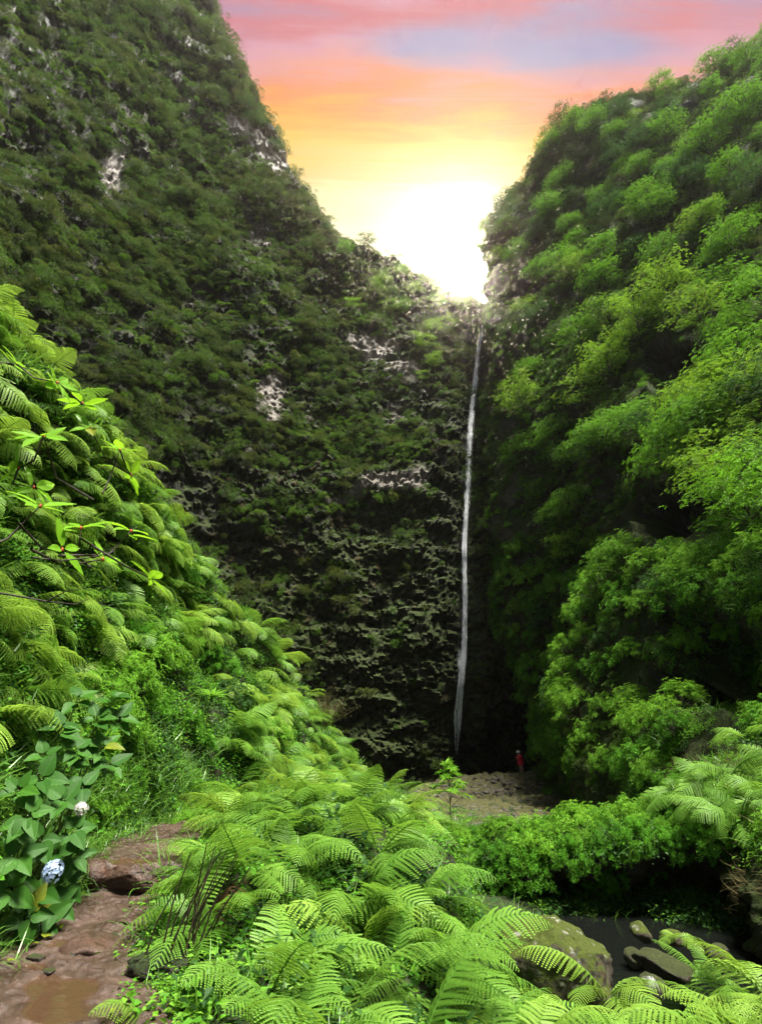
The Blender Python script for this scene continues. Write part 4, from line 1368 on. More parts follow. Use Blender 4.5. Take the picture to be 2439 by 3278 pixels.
path_bvh = BVHTree.FromPolygons(np.stack([XX, YY, ZZ], -1).reshape(-1, 3).tolist(), grid_faces(420, 100).tolist())


def path_hit(px, py):
    loc, nor, i, d = path_bvh.ray_cast(Vector((0, 0, 0)), ray(px, py).normalized())
    return loc


# ---------------------------------------------------------------- rocks
def ico(sub):
    import bmesh
    bm = bmesh.new()
    bmesh.ops.create_icosphere(bm, subdivisions=sub, radius=1.0)
    V = np.array([v.co[:] for v in bm.verts])
    F = np.array([[v.index for v in f.verts] for f in bm.faces])
    bm.free()
    return V, F


def rock_mesh(name, seed, dims, mat, sub=4, cuts=9, rough=0.16):
    """a stone: a ball cut by planes into faces, then weathered"""
    rng = np.random.default_rng(seed)
    V, F = ico(sub)
    V = V.copy()
    for _ in range(cuts):
        n = unit(rng.normal(0, 1, 3))
        d = rng.uniform(0.55, 0.85)
        over = np.clip(V @ n - d, 0, None)
        V -= over[:, None] * n * 0.92
    V = V * (1 + fbm(V * 1.7 + seed, 3, seed)[:, None] * rough + fbm(V * 6 + seed, 3, seed + 3)[:, None] * rough * 0.35 + (ridged(V * 11 + seed, 2, seed + 5) - 0.7)[:, None] * rough * 0.3)
    lich = np.clip((fbm(V * 5.5 + seed, 3, seed + 9) - 0.42) / 0.08, 0, 1) if mat is M_MOSSROCK else np.zeros(len(V))
    V = V * np.asarray(dims)
    return mesh_np(name, V, F, None, mat, True, {'scar': lich})


M_MOSSROCK = rock_mat('mossy_boulder', (0.012, 0.011, 0.008), (0.060, 0.052, 0.036), (0.26, 0.26, 0.21), (0.050, 0.068, 0.006), 0.40, wet=0.7, scale=5.0)
M_WETROCK = rock_mat('wet_stone', (0.010, 0.009, 0.008), (0.040, 0.034, 0.028), (0.2, 0.2, 0.2), (0.030, 0.038, 0.008), 0.10, wet=0.25, scale=4.0)
M_GREYROCK = rock_mat('grey_stone', (0.035, 0.035, 0.036), (0.13, 0.13, 0.135), (0.2, 0.2, 0.2), (0.05, 0.06, 0.015), -0.35, wet=0.4, scale=5.0)
M_REDROCK = rock_mat('red_step_stone', (0.018, 0.011, 0.008), (0.060, 0.036, 0.026), (0.2, 0.15, 0.12), (0.05, 0.055, 0.012), -0.9, wet=0.28, scale=4.0)
M_RUBBLE = rock_mat('rubble_stone', (0.022, 0.020, 0.018), (0.100, 0.090, 0.080), (0.3, 0.28, 0.26), (0.060, 0.060, 0.018), 0.0, wet=0.5, scale=1.5)


def rock(name, seed, pos, dims, mat, label, cat='rock', rot=(0, 0, 0), group=None, **kw):
    o = obj(name, rock_mesh(name, seed, dims, mat, **kw), None, pos, rot)
    return tag(o, label, cat, group)


rock('boulder', 3, at(1800, 3090, 7.4) + Vector((0, 0.2, -0.06)), (0.74, 0.60, 0.56), M_MOSSROCK, 'large mossy olive boulder standing at the edge of the stream', 'boulder', (0.1, 0.12, 0.5), sub=6, cuts=7)
p = at(2125, 3075, 7.9)
rock('rock', 5, p + Vector((0, 0.1, -0.10)), (0.36, 0.28, 0.14), M_WETROCK, 'flat brown wet rock in the stream right of the mossy boulder', 'rock', (0.05, 0.25, -0.35))
for i, (px, py, Y, s, m, lb) in enumerate([
        (1590, 3055, 7.9, 0.10, M_GREYROCK, 'pale grey stone left of the mossy boulder, topmost of three'), (1625, 3085, 7.7, 0.09, M_GREYROCK, 'grey stone touching the left side of the mossy boulder'), (1605, 3110, 7.5, 0.09, M_WETROCK, 'small dark stone under the pale grey stone by the boulder'),
        (2050, 2985, 9.4, 0.2, M_MOSSROCK, 'green mossy rock at the back of the stream behind the boulder'), (2150, 3000, 9.2, 0.17, M_MOSSROCK, 'olive rock under the yellowing fern at the dark pool'), (2030, 3070, 8.2, 0.15, M_WETROCK, 'dark wet stone between the mossy boulder and the flat rock'),
        (2080, 3150, 7.4, 0.17, M_WETROCK, 'dark wet stone below the flat rock by the white water'), (2290, 3060, 8.2, 0.2, M_WETROCK, 'dark rock at the foot of the right bank by the stream'),
        (1930, 3200, 6.9, 0.16, M_MOSSROCK, 'small mossy stone right below the large boulder')]):
    rock('stone', 30 + i, at(px, py, Y), (s, s * 0.85, s * 0.65), m, lb, 'stone', (random.uniform(-.4, .4), random.uniform(-.4, .4), random.uniform(0, 6)), 'stones in the stream', sub=3)
# stone step across the path
for i, (px, py, Y, d, lb, rz) in enumerate([(430, 2815, 7.80, (0.42, 0.22, 0.17), 'wide wet red-brown stone forming the step across the path', 0.06), (305, 2800, 7.86, (0.24, 0.20, 0.17), 'small dark stone at the left end of the path step', -0.2)]):
    rock('step_stone', 50 + i, at(px, py, Y), d, M_REDROCK, lb, 'step', (0.04, 0.0, rz), None, cuts=12, rough=0.14, sub=5)
for i, (px, py, d, lb, rz) in enumerate([((420), 2950, (0.22, 0.13, 0.055), 'flat oval stone lying on the right side of the path', 0.35), (275, 2938, (0.14, 0.09, 0.04), 'flat brown stone in the middle of the path below the step', 0.2),
                                         (290, 3040, (0.26, 0.24, 0.17), 'rounded mud-covered rock bulging from the right edge of the path', 0.7), (120, 3065, (0.10, 0.07, 0.03), 'small dark stone on the left of the path', 0.2), (365, 2995, (0.06, 0.05, 0.03), 'pebble below the flat oval stone on the path', 0.3), (235, 3055, (0.07, 0.05, 0.025), 'small dark stone left of the muddy rock on the path', -0.3),
                                         (160, 3110, (0.06, 0.035, 0.03), 'small dark lump in the mud above the puddle', 0.5)]):
    hp = path_hit(px, py)
    if hp is not None:
        rock('stone', 60 + i, hp + Vector((0, 0, -d[2] * 0.15)), d, M_REDROCK if i in (0, 1, 2) else M_WETROCK, lb, 'stone', (0.03, 0.05, rz), 'stones on the path', sub=3, rough=0.12)

# ---------------------------------------------------------------- stream, rubble mound
def water_mat():
    m, t = new_mat('dark_stream_water')
    geo = t.n('ShaderNodeNewGeometry')
    n = t.noise(geo.outputs['Position'], 5.0, 3, 0.5, 0.3)
    b = t.n('ShaderNodeBump')
    b.inputs['Strength'].default_value = 0.25
    b.inputs['Distance'].default_value = 0.03
    t.link(n, b.inputs['Height'])
    finish_mat(t, principled(t, (0.006, 0.007, 0.006), 0.06, 0.5, b.outputs[0]))
    return m


M_WATER = water_mat()
V = [(0.6, 1.0, -2.78), (11, 1.0, -2.78), (11, 15.5, -2.78), (0.6, 15.5, -2.78)]
tag(obj('stream_water', mesh_np('stream_water', V, np.array([[0, 1, 2, 3]]), None, M_WATER)), kind='structure')

mx, my = np.meshgrid(np.linspace(1.5, 20, 110), np.linspace(41, 60, 110), indexing='ij')
top = np.interp(mx, [1.5, 5, 8, 12, 15, 20], [-4.0, -2.9, -2.55, -2.25, -2.1, -1.8])
front = np.clip((my - 43.5) / 8.0, 0, 1)
mz = -5.2 + (top + 5.2) * (front * front * (3 - 2 * front)) - np.clip(my - 55, 0, 9) * 0.35
Pm = np.stack([mx, my, mz], -1)
Pm[..., 2] += fbm(Pm * 0.5, 3, 71) * 0.35 + (ridged(Pm * 1.3, 3, 72) - 0.7) * 0.5 + (ridged(Pm * 3.5, 2, 73) - 0.7) * 0.25
MO = Sheet(Pm, False)
if grid_normals(Pm)[50, 50][2] < 0:
    MO.flip = True
MO.finish('rubble_mound', M_RUBBLE, {'scar': np.zeros(Pm.shape[:2])})
STONES = [rock_mesh('stone', 80 + i, d, M_RUBBLE, 2, 8, 0.2) for i, d in enumerate([(0.5, 0.4, 0.3), (0.4, 0.42, 0.36), (0.6, 0.35, 0.22)])]
scatter_on(MO, 'rubble', 3800, np.ones(Pm.shape[:2]), STONES, [0.34, 0.33, 0.33], 0.28, 1.0, 'grey-brown rubble heaped below the cave', 'rubble', 0.3, 0, 9)
scatter_on(GR, 'gravel_bed', 3600, ((GY > 22) & (GY < 47) & (GX > 1.0) & (GX < 15)).astype(float), STONES, [0.34, 0.33, 0.33], 0.25, 0.8, 'grey-brown stones covering the valley floor before the rubble mound', 'stones', 0.2, 0, 19)

# ---------------------------------------------------------------- waterfall
def fall_mat():
    m, t = new_mat('white_water')
    tcn = t.n('ShaderNodeNewGeometry').outputs['Position']
    n = t.noise(t.mapping(tcn, scale=(9.0, 9.0, 0.22)), 1.0, 4, 0.6, 0.4)
    n2 = t.noise(t.mapping(tcn, scale=(2.5, 2.5, 0.5)), 1.0, 3, 0.6)
    vis = t.n('ShaderNodeAttribute', attribute_name='cover').outputs['Fac']
    f = t.smooth(t.math('ADD', t.math('ADD', n, t.math('MULTIPLY', n2, 0.5)), t.math('MULTIPLY', vis, 0.55)), 0.92, 1.34)
    pr = principled(t, (0.93, 0.95, 0.97), 0.5, 0.3)
    tl = t.n('ShaderNodeBsdfTranslucent')
    tl.inputs['Color'].default_value = (0.93, 0.95, 0.97, 1)
    a = t.n('ShaderNodeMixShader')
    a.inputs[0].default_value = 0.4
    t.link(pr, a.inputs[1])
    t.link(tl.outputs[0], a.inputs[2])
    tp = t.n('ShaderNodeBsdfTransparent')
    b = t.n('ShaderNodeMixShader')
    t.link(f, b.inputs[0])
    t.link(tp.outputs[0], b.inputs[1])
    t.link(a.outputs[0], b.inputs[2])
    finish_mat(t, b.outputs[0])
    return m


M_FALL = fall_mat()
pys = np.linspace(1042, 2475, 70)
pxs = np.interp(pys, [1042, 1130, 1300, 1450, 1600, 1750, 1900, 2050, 2200, 2300, 2475], [1546, 1530, 1512, 1502, 1492, 1486, 1489, 1487, 1476, 1470, 1464])
dep = []
for x0, y0 in zip(pxs, pys):
    ds = []
    for ox in (-16, 0, 16):
        hp, _ = LB.hit(x0 + ox, y0)
        if hp is not None:
            ds.append(hp.y)
    dep.append(min(ds) if ds else np.nan)
dep = np.array(dep)
dep = np.where(np.isnan(dep), np.nanmean(dep), dep)
k5 = np.ones(9) / 9
dsm = np.convolve(np.pad(dep, 4, mode='edge'), k5, 'valid')
dep = np.minimum(dep, dsm) - 0.35
wf = tag(bpy.data.objects.new('waterfall', None), 'tall thin white waterfall dropping down the dark back wall', 'waterfall', None, 'structure')
col.objects.link(wf)
wf.location = at(1464, 2475, float(dep[-1]))
for s in range(6):
    rg = np.random.default_rng(900 + s)
    off = np.interp(pys, np.linspace(1042, 2475, 9), rg.normal(0, 1, 9)) * np.interp(pys, [1042, 1200, 2475], [1, 3.5, 4.5])
    wid = np.interp(pys, np.linspace(1042, 2475, 9), rg.uniform(0.4, 1.35, 9)) * np.interp(pys, [1042, 1150, 1700, 2300, 2475], [6, 11, 12, 15, 19]) * (1.2, 0.9, 0.6, 0.5, 2.3, 1.7)[s]
    V, cov = [], []
    for i, (x0, y0) in enumerate(zip(pxs + off, pys)):
        c = at(x0, y0, dep[i] - 0.08 * s)
        sc = c.length / FPX
        w_ = wid[i] * sc
        for a in range(8):
            an = a * math.pi / 4
            V.append((c.x + math.cos(an) * w_ * 0.5, c.y + math.sin(an) * w_ * 0.16, c.z))
            cov.append(np.interp(y0, [1042, 1250, 2250, 2350, 2475], [1.5, 1.35, 1.15, 0.75, 0.2]) - 1.0 * abs(math.cos(an)) ** 2 + rg.normal(0, 0.04) - (0.55 if s >= 4 else 0.0))
    F = [[i * 8 + a, i * 8 + (a + 1) % 8, (i + 1) * 8 + (a + 1) % 8, (i + 1) * 8 + a] for i in range(len(pys) - 1) for a in range(8)]
    V = np.array(V) - np.array(wf.location)
    obj('water_strand', mesh_np('water_strand', V, np.array(F), None, M_FALL, True, {'cover': cov}), wf)

# little cascade between the stream stones
cas = MB()
c0 = at(2085, 3165, 7.2)
for i in range(5):
    o_ = np.array([(i - 2) * 0.035, 0.01 * (i % 2), 0])
    pts = np.array([[0.0, 0.12, 0.10], [0.01, 0.0, 0.07], [0.02, -0.06, -0.02], [0.03, -0.10, -0.10]]) + o_
    cas.tube(pts * 0.7, [0.010, 0.012, 0.013, 0.016], 6, 1.0)
cm = cas.mesh('cascade', M_FALL, True)
ca = cm.attributes.new('cover', 'FLOAT', 'POINT')
ca.data.foreach_set('value', np.full(len(cm.vertices), 0.35, np.float32))
tag(obj('cascade', cm, None, c0), 'small white cascade between the dark stones of the stream', 'cascade', None, 'structure')

# grit, twigs and leaf litter on the path
PSH = Sheet(np.stack([XX, YY, ZZ], -1), False)
PSH.N = np.tile(np.array([0, 0, 1.0]), XX.shape + (1,))
GRIT = [rock_mesh('pebble', 110 + i, d, m, 2, 6, 0.2) for i, (d, m) in enumerate([((0.022, 0.017, 0.012), M_GREYROCK), ((0.03, 0.02, 0.012), M_REDROCK), ((0.02, 0.02, 0.014), M_WETROCK)])]
scatter_on(PSH, 'grit', 1500, np.clip(1 - pud * 1.5, 0, 1), GRIT, [0.25, 0.45, 0.30], 0.25, 1.2, 'wet grit and small pebbles scattered over the muddy path', 'grit', 0.0, 0, 16, margin=0)
lit = MB()
leaves(lit, np.zeros((1, 3)), np.array([[0, 1.0, 0.05]]), np.array([[0, 0, 1.0]]), 0.07, 0.03, np.array([0.5]))
twg = MB()
twg.tube(np.array([[0, 0, 0.01], [0.05, 0.01, 0.015], [0.11, -0.01, 0.01]]), [0.004, 0.0035, 0.002], 4, 0.5)
scatter_on(PSH, 'leaf_litter', 260, np.clip(np.abs(UU) - 0.25, 0, 1) * np.clip(1 - pud, 0, 1), [lit.mesh('litter', M_DEADFROND), twg.mesh('litter', M_STALK), lit.mesh('litter', M_DRY)], [0.4, 0.35, 0.25], 0.6, 1.4, 'dead brown leaves and twigs littering the edges of the path', 'litter', 0.0, 0, 17, margin=0)

# ---------------------------------------------------------------- person in red at the cave
def plain(name, c, rough=0.7, spec=0.3):
    m, t = new_mat(name)
    n = t.noise(t.n('ShaderNodeTexCoord').outputs['Object'], 8.0, 4, 0.6)
    finish_mat(t, principled(t, t.ramp(n, [(0.3, tuple(x * 0.8 for x in c)), (0.7, c)]), rough, spec))
    return m


M_SKIN, M_RED, M_HAT, M_DARK = plain('skin', (0.55, 0.33, 0.24)), plain('red_raincoat', (0.62, 0.012, 0.035), 0.5), plain('pale_hat', (0.80, 0.70, 0.66)), plain('dark_cloth', (0.02, 0.02, 0.025))


def skin_obj(name, verts, edges, radii, mat, parent, root=0, sub=2):
    me = bpy.data.meshes.new(name)
    me.from_pydata(verts, edges, [])
    o = obj(name, me, parent)
    me.materials.append(mat)
    md = o.modifiers.new('skin', 'SKIN')
    md.use_smooth_shade = True
    for i, r in enumerate(radii):
        sv = me.skin_vertices[0].data[i]
        sv.radius = (r, r) if not isinstance(r, tuple) else r
        sv.use_root = (i == root)
    sb = o.modifiers.new('sub', 'SUBSURF')
    sb.levels = sb.render_levels = sub
    return o


# figure coordinates: facing -X, standing at the origin, leaning a little forward
pv = [(0.02, 0, 0.92), (0.01, 0, 1.10), (-0.03, 0, 1.30), (-0.07, 0, 1.42), (-0.10, 0, 1.50), (-0.13, 0, 1.60), (-0.14, 0, 1.68),
      (0.03, 0.10, 0.88), (0.00, 0.11, 0.48), (0.05, 0.11, 0.09), (-0.10, 0.12, 0.03),
      (0.03, -0.10, 0.88), (0.05, -0.11, 0.48), (0.14, -0.11, 0.09), (0.00, -0.12, 0.03),
      (-0.05, 0.19, 1.38), (-0.14, 0.24, 1.15), (-0.36, 0.10, 1.32),
      (-0.05, -0.19, 1.38), (-0.14, -0.24, 1.15), (-0.36, -0.08, 1.32)]
pe = [(0, 1), (1, 2), (2, 3), (3, 4), (4, 5), (5, 6), (0, 7), (7, 8), (8, 9), (9, 10), (0, 11), (11, 12), (12, 13), (13, 14), (3, 15), (15, 16), (16, 17), (3, 18), (18, 19), (19, 20)]
pr_ = [0.15, 0.14, 0.15, 0.13, 0.06, 0.095, 0.085, 0.09, 0.06, 0.042, 0.04, 0.09, 0.06, 0.042, 0.04, 0.06, 0.045, 0.032, 0.06, 0.045, 0.032]
per = tag(obj('person', None, None, None, (0, 0, 0.35)), 'person in a red raincoat and pale hat standing by the cave mouth', 'person')
foot = at(1668, 2478, 53.6)
hpm = MO.bvh.ray_cast(Vector((foot.x, foot.y, 5)), Vector((0, 0, -1)))[0]
per.location = (foot.x, foot.y, hpm.z + 0.30)
rock('stone', 95, (foot.x, foot.y, hpm.z + 0.02), (0.75, 0.6, 0.30), M_RUBBLE, 'flat stone under the feet of the person in red', 'stone', sub=3)
skin_obj('body', pv, pe, pr_, M_SKIN, per)
cv_ = [(0.03, 0, 0.70), (0.03, 0, 0.92), (0.02, 0, 1.12), (-0.03, 0, 1.32), (-0.07, 0, 1.44), (-0.05, 0.19, 1.39), (-0.14, 0.25, 1.15), (-0.32, 0.12, 1.29), (-0.05, -0.19, 1.39), (-0.14, -0.25, 1.15), (-0.32, -0.10, 1.29)]
skin_obj('raincoat', cv_, [(0, 1), (1, 2), (2, 3), (3, 4), (3, 5), (5, 6), (6, 7), (3, 8), (8, 9), (9, 10)], [0.26, 0.235, 0.215, 0.20, 0.10, 0.10, 0.085, 0.06, 0.10, 0.085, 0.06], M_RED, per, 1)
mb = MB()
prof = [(0.0, 0.15), (0.07, 0.145), (0.10, 0.12), (0.115, 0.05), (0.125, 0.03), (0.22, -0.005), (0.225, -0.015), (0.12, 0.0)]
sg = 20
V = [(r * math.cos(a * 6.2832 / sg), r * math.sin(a * 6.2832 / sg), z + (0.02 * math.cos(2 * a * 6.2832 / sg) if r > 0.15 else 0)) for r, z in prof for a in range(sg)]
mb.add(V, quads=[(i * sg + a, i * sg + (a + 1) % sg, (i + 1) * sg + (a + 1) % sg, (i + 1) * sg + a) for i in range(len(prof) - 1) for a in range(sg)])
obj('hat', mb.mesh('hat', M_HAT, True), per, (-0.13, 0, 1.69), (0.0, -0.12, 0))
mb = MB()
mb.add([(-0.02 + sx * 0.02, sy * 0.07, sz * 0.045) for sx in (0, 1) for sy in (-1, 1) for sz in (-1, 1)], quads=[(0, 1, 3, 2), (4, 6, 7, 5), (0, 4, 5, 1), (2, 3, 7, 6), (0, 2, 6, 4), (1, 5, 7, 3)])
hc = tag(obj('camera_in_hands', mb.mesh('camera_in_hands', M_DARK), None, None, (0, 0, 0.35)), 'small dark camera held up in both hands by the person in red', 'camera')
hc.name = 'handheld_camera'
hc.location = per.matrix_basis @ Vector((-0.42, 0.01, 1.385)) if False else Vector(per.location) + Matrix.Rotation(0.35, 3, 'Z') @ Vector((-0.41, 0.01, 1.39))

# ---------------------------------------------------------------- broad leaves: hydrangea, oval-leaved branches
def blade(name, mat, L, W, seed, serr=0.0, cup=0.18, droop=0.35, pointed=0.55):
    """one broad leaf with raised midrib, side veins and a drooping tip; base at the origin, along +Y"""
    rng = np.random.default_rng(seed)
    nr, nc = 13, 9
    V, T = [], []
    for i in range(nr):
        u = i / (nr - 1)
        w = W * 0.5 * (math.sin(math.pi * u ** pointed) ** 0.85) * (1 - 0.25 * u)
        if 0 < i < nr - 1:
            w *= 1 + serr * (0.5 if i % 2 else -0.5)
        for j in range(nc):
            c = (j - 4) / 4
            ze = cup * w * abs(c) ** 1.2 * (1 - 0.3 * u) - droop * L * u ** 2 * 0.5 + 0.02 * L * math.cos((u * 7 - abs(c) * 1.6) * 6.28) * abs(c) * 0.5
            if j == 4:
                ze -= 0.012 * L
            V.append((c * w, u * L * (1 - 0.12 * droop * u), ze))
            T.append(0.62 if j == 4 else 0.45 + 0.10 * math.cos((u * 7 - abs(c) * 1.6) * 6.28) + rng.normal(0, 0.02))
    q = [(i * nc + j, i * nc + j + 1, (i + 1) * nc + j + 1, (i + 1) * nc + j) for i in range(nr - 1) for j in range(nc - 1)]
    mb = MB()
    mb.add(V, quads=q, tint=np.clip(T, 0, 1))
    return mb.mesh(name, mat, True)


HYD = [blade('leaf', M_HYD, 1.0, w_, 700 + i, 0.06, 0.25, dr_h, 0.62) for i, (w_, dr_h) in enumerate([(0.66, 0.3), (0.72, 0.5), (0.60, 0.15)])]
M_YEL = leaf_mat('yellowing_leaf', (0.09, 0.15, 0.010), (0.24, 0.24, 0.016), (0.3, 0.3, 0.03), 0.3, 0.5, 0.25)
HYD_Y = blade('leaf', M_YEL, 1.0, 0.62, 710, 0.06, 0.2, 0.5, 0.62)
OVAL = [blade('leaf', M_OVAL, 1.0, w_, 720 + i, 0.0, 0.15, dr_h, 0.85) for i, (w_, dr_h) in enumerate([(0.46, 0.2), (0.40, 0.45), (0.52, 0.1)])]
M_REDBUD = plain('red_bud', (0.40, 0.06, 0.02), 0.5)


def leaf_at(parent, me, pos, direction, normal, size, name='leaf'):
    d = Vector(direction).normalized()
    n = Vector(normal)
    n = (n - d * n.dot(d)).normalized()
    x = d.cross(n)
    Mx = Matrix((x, d, n)).transposed()
    return obj(name, me, parent, Vector(pos) - Vector(parent.location), Mx.to_euler(), size)


def shoot_leaves(parent, c, axis, n, size, rng, meshes, lift=0.35, extra=None):
    ax = Vector(axis).normalized()
    ref = ax.cross(Vector((0.3, 0.8, 0.1))).normalized()
    ref2 = ax.cross(ref)
    ph = rng.random() * 6.28
    for j in range(n):
        a = ph + j * (math.pi / 2 if n <= 4 else 2 * math.pi / n) + rng.normal(0, 0.2) + (0.78 if j >= 4 else 0)
        r = ref * math.cos(a) + ref2 * math.sin(a)
        d = r + ax * (lift + rng.normal(0, 0.2))
        s = size * rng.uniform(0.7, 1.15)
        me = meshes[int(rng.integers(len(meshes)))]
        if extra is not None and rng.random() < 0.02:
            me = extra
        leaf_at(parent, me, Vector(c) + d.normalized() * size * 0.12 - ax * (0.05 * (j // 4)), d, ax, s)


rh = np.random.default_rng(55)
hyd_base = path_hit(60, 2960) or at(60, 2960, 6.4)
hyd = tag(obj('hydrangea', None, None, hyd_base + Vector((-0.35, 0.5, -0.1))), 'hydrangea with broad dark green leaves and two flower heads beside the path', 'hydrangea')
stm = MB()
tips = [(250, 2235, 6.6), (310, 2300, 6.7), (365, 2235, 6.9), (195, 2330, 6.3), (140, 2420, 6.2), (135, 2495, 5.9), (60, 2530, 5.8), (240, 2400, 6.4), (330, 2390, 6.7), (285, 2440, 6.6), (205, 2560, 6.1), (265, 2520, 6.4), (90, 2610, 5.7), (235, 2660, 6.3),
        (180, 2730, 6.2), (240, 2740, 6.4), (130, 2690, 5.9), (60, 2740, 5.7), (210, 2830, 6.4), (130, 2860, 6.1), (180, 2890, 6.3), (90, 2930, 6.0), (140, 2950, 6.2), (30, 2850, 5.7), (380, 2300, 7.0), (350, 2450, 6.9)]
for (px, py, Y) in tips:
    c = at(px, py, Y)
    base = Vector(hyd.location)
    mid = base.lerp(c, 0.55) + Vector((rh.normal(0, 0.08) - 0.1, 0.15 + rh.normal(0, 0.08), -0.05))
    pts = np.array([base, base.lerp(mid, 0.5) + Vector((0, 0, 0.05)), mid, mid.lerp(c, 0.6) + Vector((0, 0, 0.03)), c]) - np.array(hyd.location)
    stm.tube(pts, [0.016, 0.013, 0.010, 0.007, 0.005], 5, rh.random())
    axis = (c - mid).normalized() + Vector((0.15, -0.55, 0.45))
    shoot_leaves(hyd, c, axis, int(rh.integers(4, 7)), 0.23, rh, HYD, 0.25, HYD_Y)
obj('stems', stm.mesh('stems', M_STEM, True), hyd)


def flower_head(parent, c, r, colr, seed, label):
    rg = np.random.default_rng(seed)
    m = leaf_mat('petal_' + label.split()[0], tuple(x * 0.75 for x in colr), colr, colr, 0.25, 0.6, 0.2)
    mb = MB()
    for i in range(70):
        d = unit(rg.normal(0, 1, 3) + np.array([0.1, -0.5, 0.4]))
        p = d * r * rg.uniform(0.85, 1.05)
        a = unit(np.cross(d, [0.2, 0.3, 0.9]))
        b = np.cross(d, a)
        th = rg.random() * 6.28
        for q in range(4):
            an = th + q * math.pi / 2
            e = math.cos(an) * a + math.sin(an) * b
            f = -math.sin(an) * a + math.cos(an) * b
            s = r * 0.24
            mb.add([p, p + e * s * 0.6 + f * s * 0.5 + d * s * 0.1, p + e * s * 1.1 + d * s * 0.15, p + e * s * 0.6 - f * s * 0.5 + d * s * 0.1], quads=[(0, 1, 2, 3)], tint=np.clip(rg.normal(0.55, 0.2), 0, 1))
    o = obj('flower_head', mb.mesh('flower_head', m), parent, Vector(c) - Vector(parent.location))
    o['label'] = label


flower_head(hyd, at(172, 2790, 5.75), 0.085, (0.42, 0.55, 0.78), 1, 'blue mophead flower low by the path')
flower_head(hyd, at(262, 2588, 6.0), 0.06, (0.72, 0.70, 0.66), 2, 'white fading flower among the leaves')

# branches with large lime-green oval leaves reaching over the fern slope
ro = np.random.default_rng(66)
for (lab, root, clusters) in [
        ('branch with lime-green oval leaves and red buds high on the fern slope', (-120, 1120, 7.0), [(55, 1165, 7.4, 7), (185, 1225, 7.6, 8), (265, 1290, 8.2, 6)]),
        ('branch with a star of large oval leaves in the dark gap of the fern slope', (300, 1600, 7.2), [(140, 1395, 6.4, 8), (60, 1500, 6.5, 5), (110, 1560, 6.6, 6)]),
        ('branch with lime oval leaves along the crest below the upper branch', (330, 1580, 9.0), [(385, 1440, 9.2, 8), (420, 1520, 9.6, 5), (290, 1370, 8.4, 5)]),
        ('bare dark twigs with scattered oval leaves above the sunny ferns', (-60, 1760, 5.6), [(130, 1620, 6.0, 5), (200, 1760, 6.2, 4), (330, 1790, 6.6, 4), (420, 1700, 7.0, 6), (480, 1850, 7.2, 5), (260, 1690, 6.5, 5)])]:
    o = tag(obj('leafy_branch', None, None, at(*root)), lab, 'branch', 'broad-leaved branches over the fern slope')
    tw = MB()
    prev = Vector(o.location)
    for (px, py, Y, n) in clusters:
        c = at(px, py, Y)
        a = prev if len(clusters) <= 3 else Vector(o.location).lerp(prev, 0.6)
        mid = a.lerp(c, 0.5) + Vector((ro.normal(0, 0.08), ro.normal(0, 0.08), -0.12))
        tw.tube(np.array([a, a.lerp(mid, 0.6), mid, mid.lerp(c, 0.6), c]) - np.array(o.location), [0.016, 0.014, 0.012, 0.010, 0.007], 5, 0.5)
        ax = (c - mid).normalized() + Vector((0.2, -0.7, 0.5))
        shoot_leaves(o, c, ax, n, 0.34, ro, OVAL, 0.30, HYD_Y)
        bv, bf = ico(1)
        bud = mesh_np('bud', bv * np.array([0.018, 0.018, 0.032]) + 0.0, bf, np.full(len(bv), 0.5), M_REDBUD, True)
        obj('bud', bud, o, c - Vector(o.location))
        prev = c
    obj('twigs', tw.mesh('twigs', M_STALK, True), o)
# thin bare twigs
for lab, pts in [('long bare dark twig crossing the ferns at the left edge', [(-60, 1890, 5.0), (40, 1905, 5.2), (150, 1925, 5.4), (240, 1935, 5.6), (285, 1918, 5.8)]),
                 ('forked bare dark twig above the long bare twig', [(100, 1785, 6.0), (200, 1795, 6.1), (290, 1785, 6.3), (370, 1765, 6.5)])]:
    tw = MB()
    pp = [at(*q) for q in pts]
    tw.tube(np.array(pp) - np.array(pp[0]), np.linspace(0.011, 0.004, len(pp)), 5, 0.5)
    m2 = pp[2]
    tw.tube(np.array([m2, m2 + Vector((0.15, 0.05, 0.12)), m2 + Vector((0.32, 0.1, 0.16))]) - np.array(pp[0]), [0.007, 0.005, 0.003], 4, 0.5)
    tag(obj('twig', tw.mesh('twig', M_STALK, True), None, pp[0]), lab, 'twig')

# ---------------------------------------------------------------- shrubs of the left slope, sapling, rosette, dry bush
def ground_hit(px, py, back=0.0):
    p, n = GR.hit(px, py)
    if p is None:
        return None, None
    return p, n


for (px, py, s, kd) in [(300, 2290, 0.75, 1), (350, 2350, 0.7, 3), (400, 2230, 0.8, 1), (290, 2420, 0.6, 3), (460, 2130, 0.8, 1), (520, 2160, 0.75, 3), (560, 2060, 0.8, 1), (640, 2120, 0.7, 0), (700, 2180, 0.75, 0), (270, 2640, 0.45, 3), (330, 2610, 0.45, 1), (290, 2700, 0.38, 3),
                        (590, 2330, 0.5, 0), (640, 2400, 0.5, 0), (740, 2260, 0.7, 4), (800, 2330, 0.7, 0), (570, 1870, 0.8, 0), (520, 1800, 0.7, 1), (420, 2080, 0.7, 0), (350, 2190, 0.7, 1), (600, 2560, 0.45, 1), (870, 2380, 0.7, 1), (480, 2290, 0.6, 0), (420, 2400, 0.5, 1), (380, 2520, 0.5, 0), (490, 2430, 0.5, 4), (450, 2540, 0.45, 3)]:
    p, nrm = ground_hit(px, py)
    if p is not None:
        shrub_at(p, nrm, s, kd, 'shrubs beside the path and on the left slope', A_NEAR, 0.55)
xb, yb, _ = project(BK.P)
xb, yb = xb.reshape(BK.P.shape[:2]), yb.reshape(BK.P.shape[:2])
wb = (BK.N[..., 2] > 0.2) * (xb > 1440) * (xb < 2350)
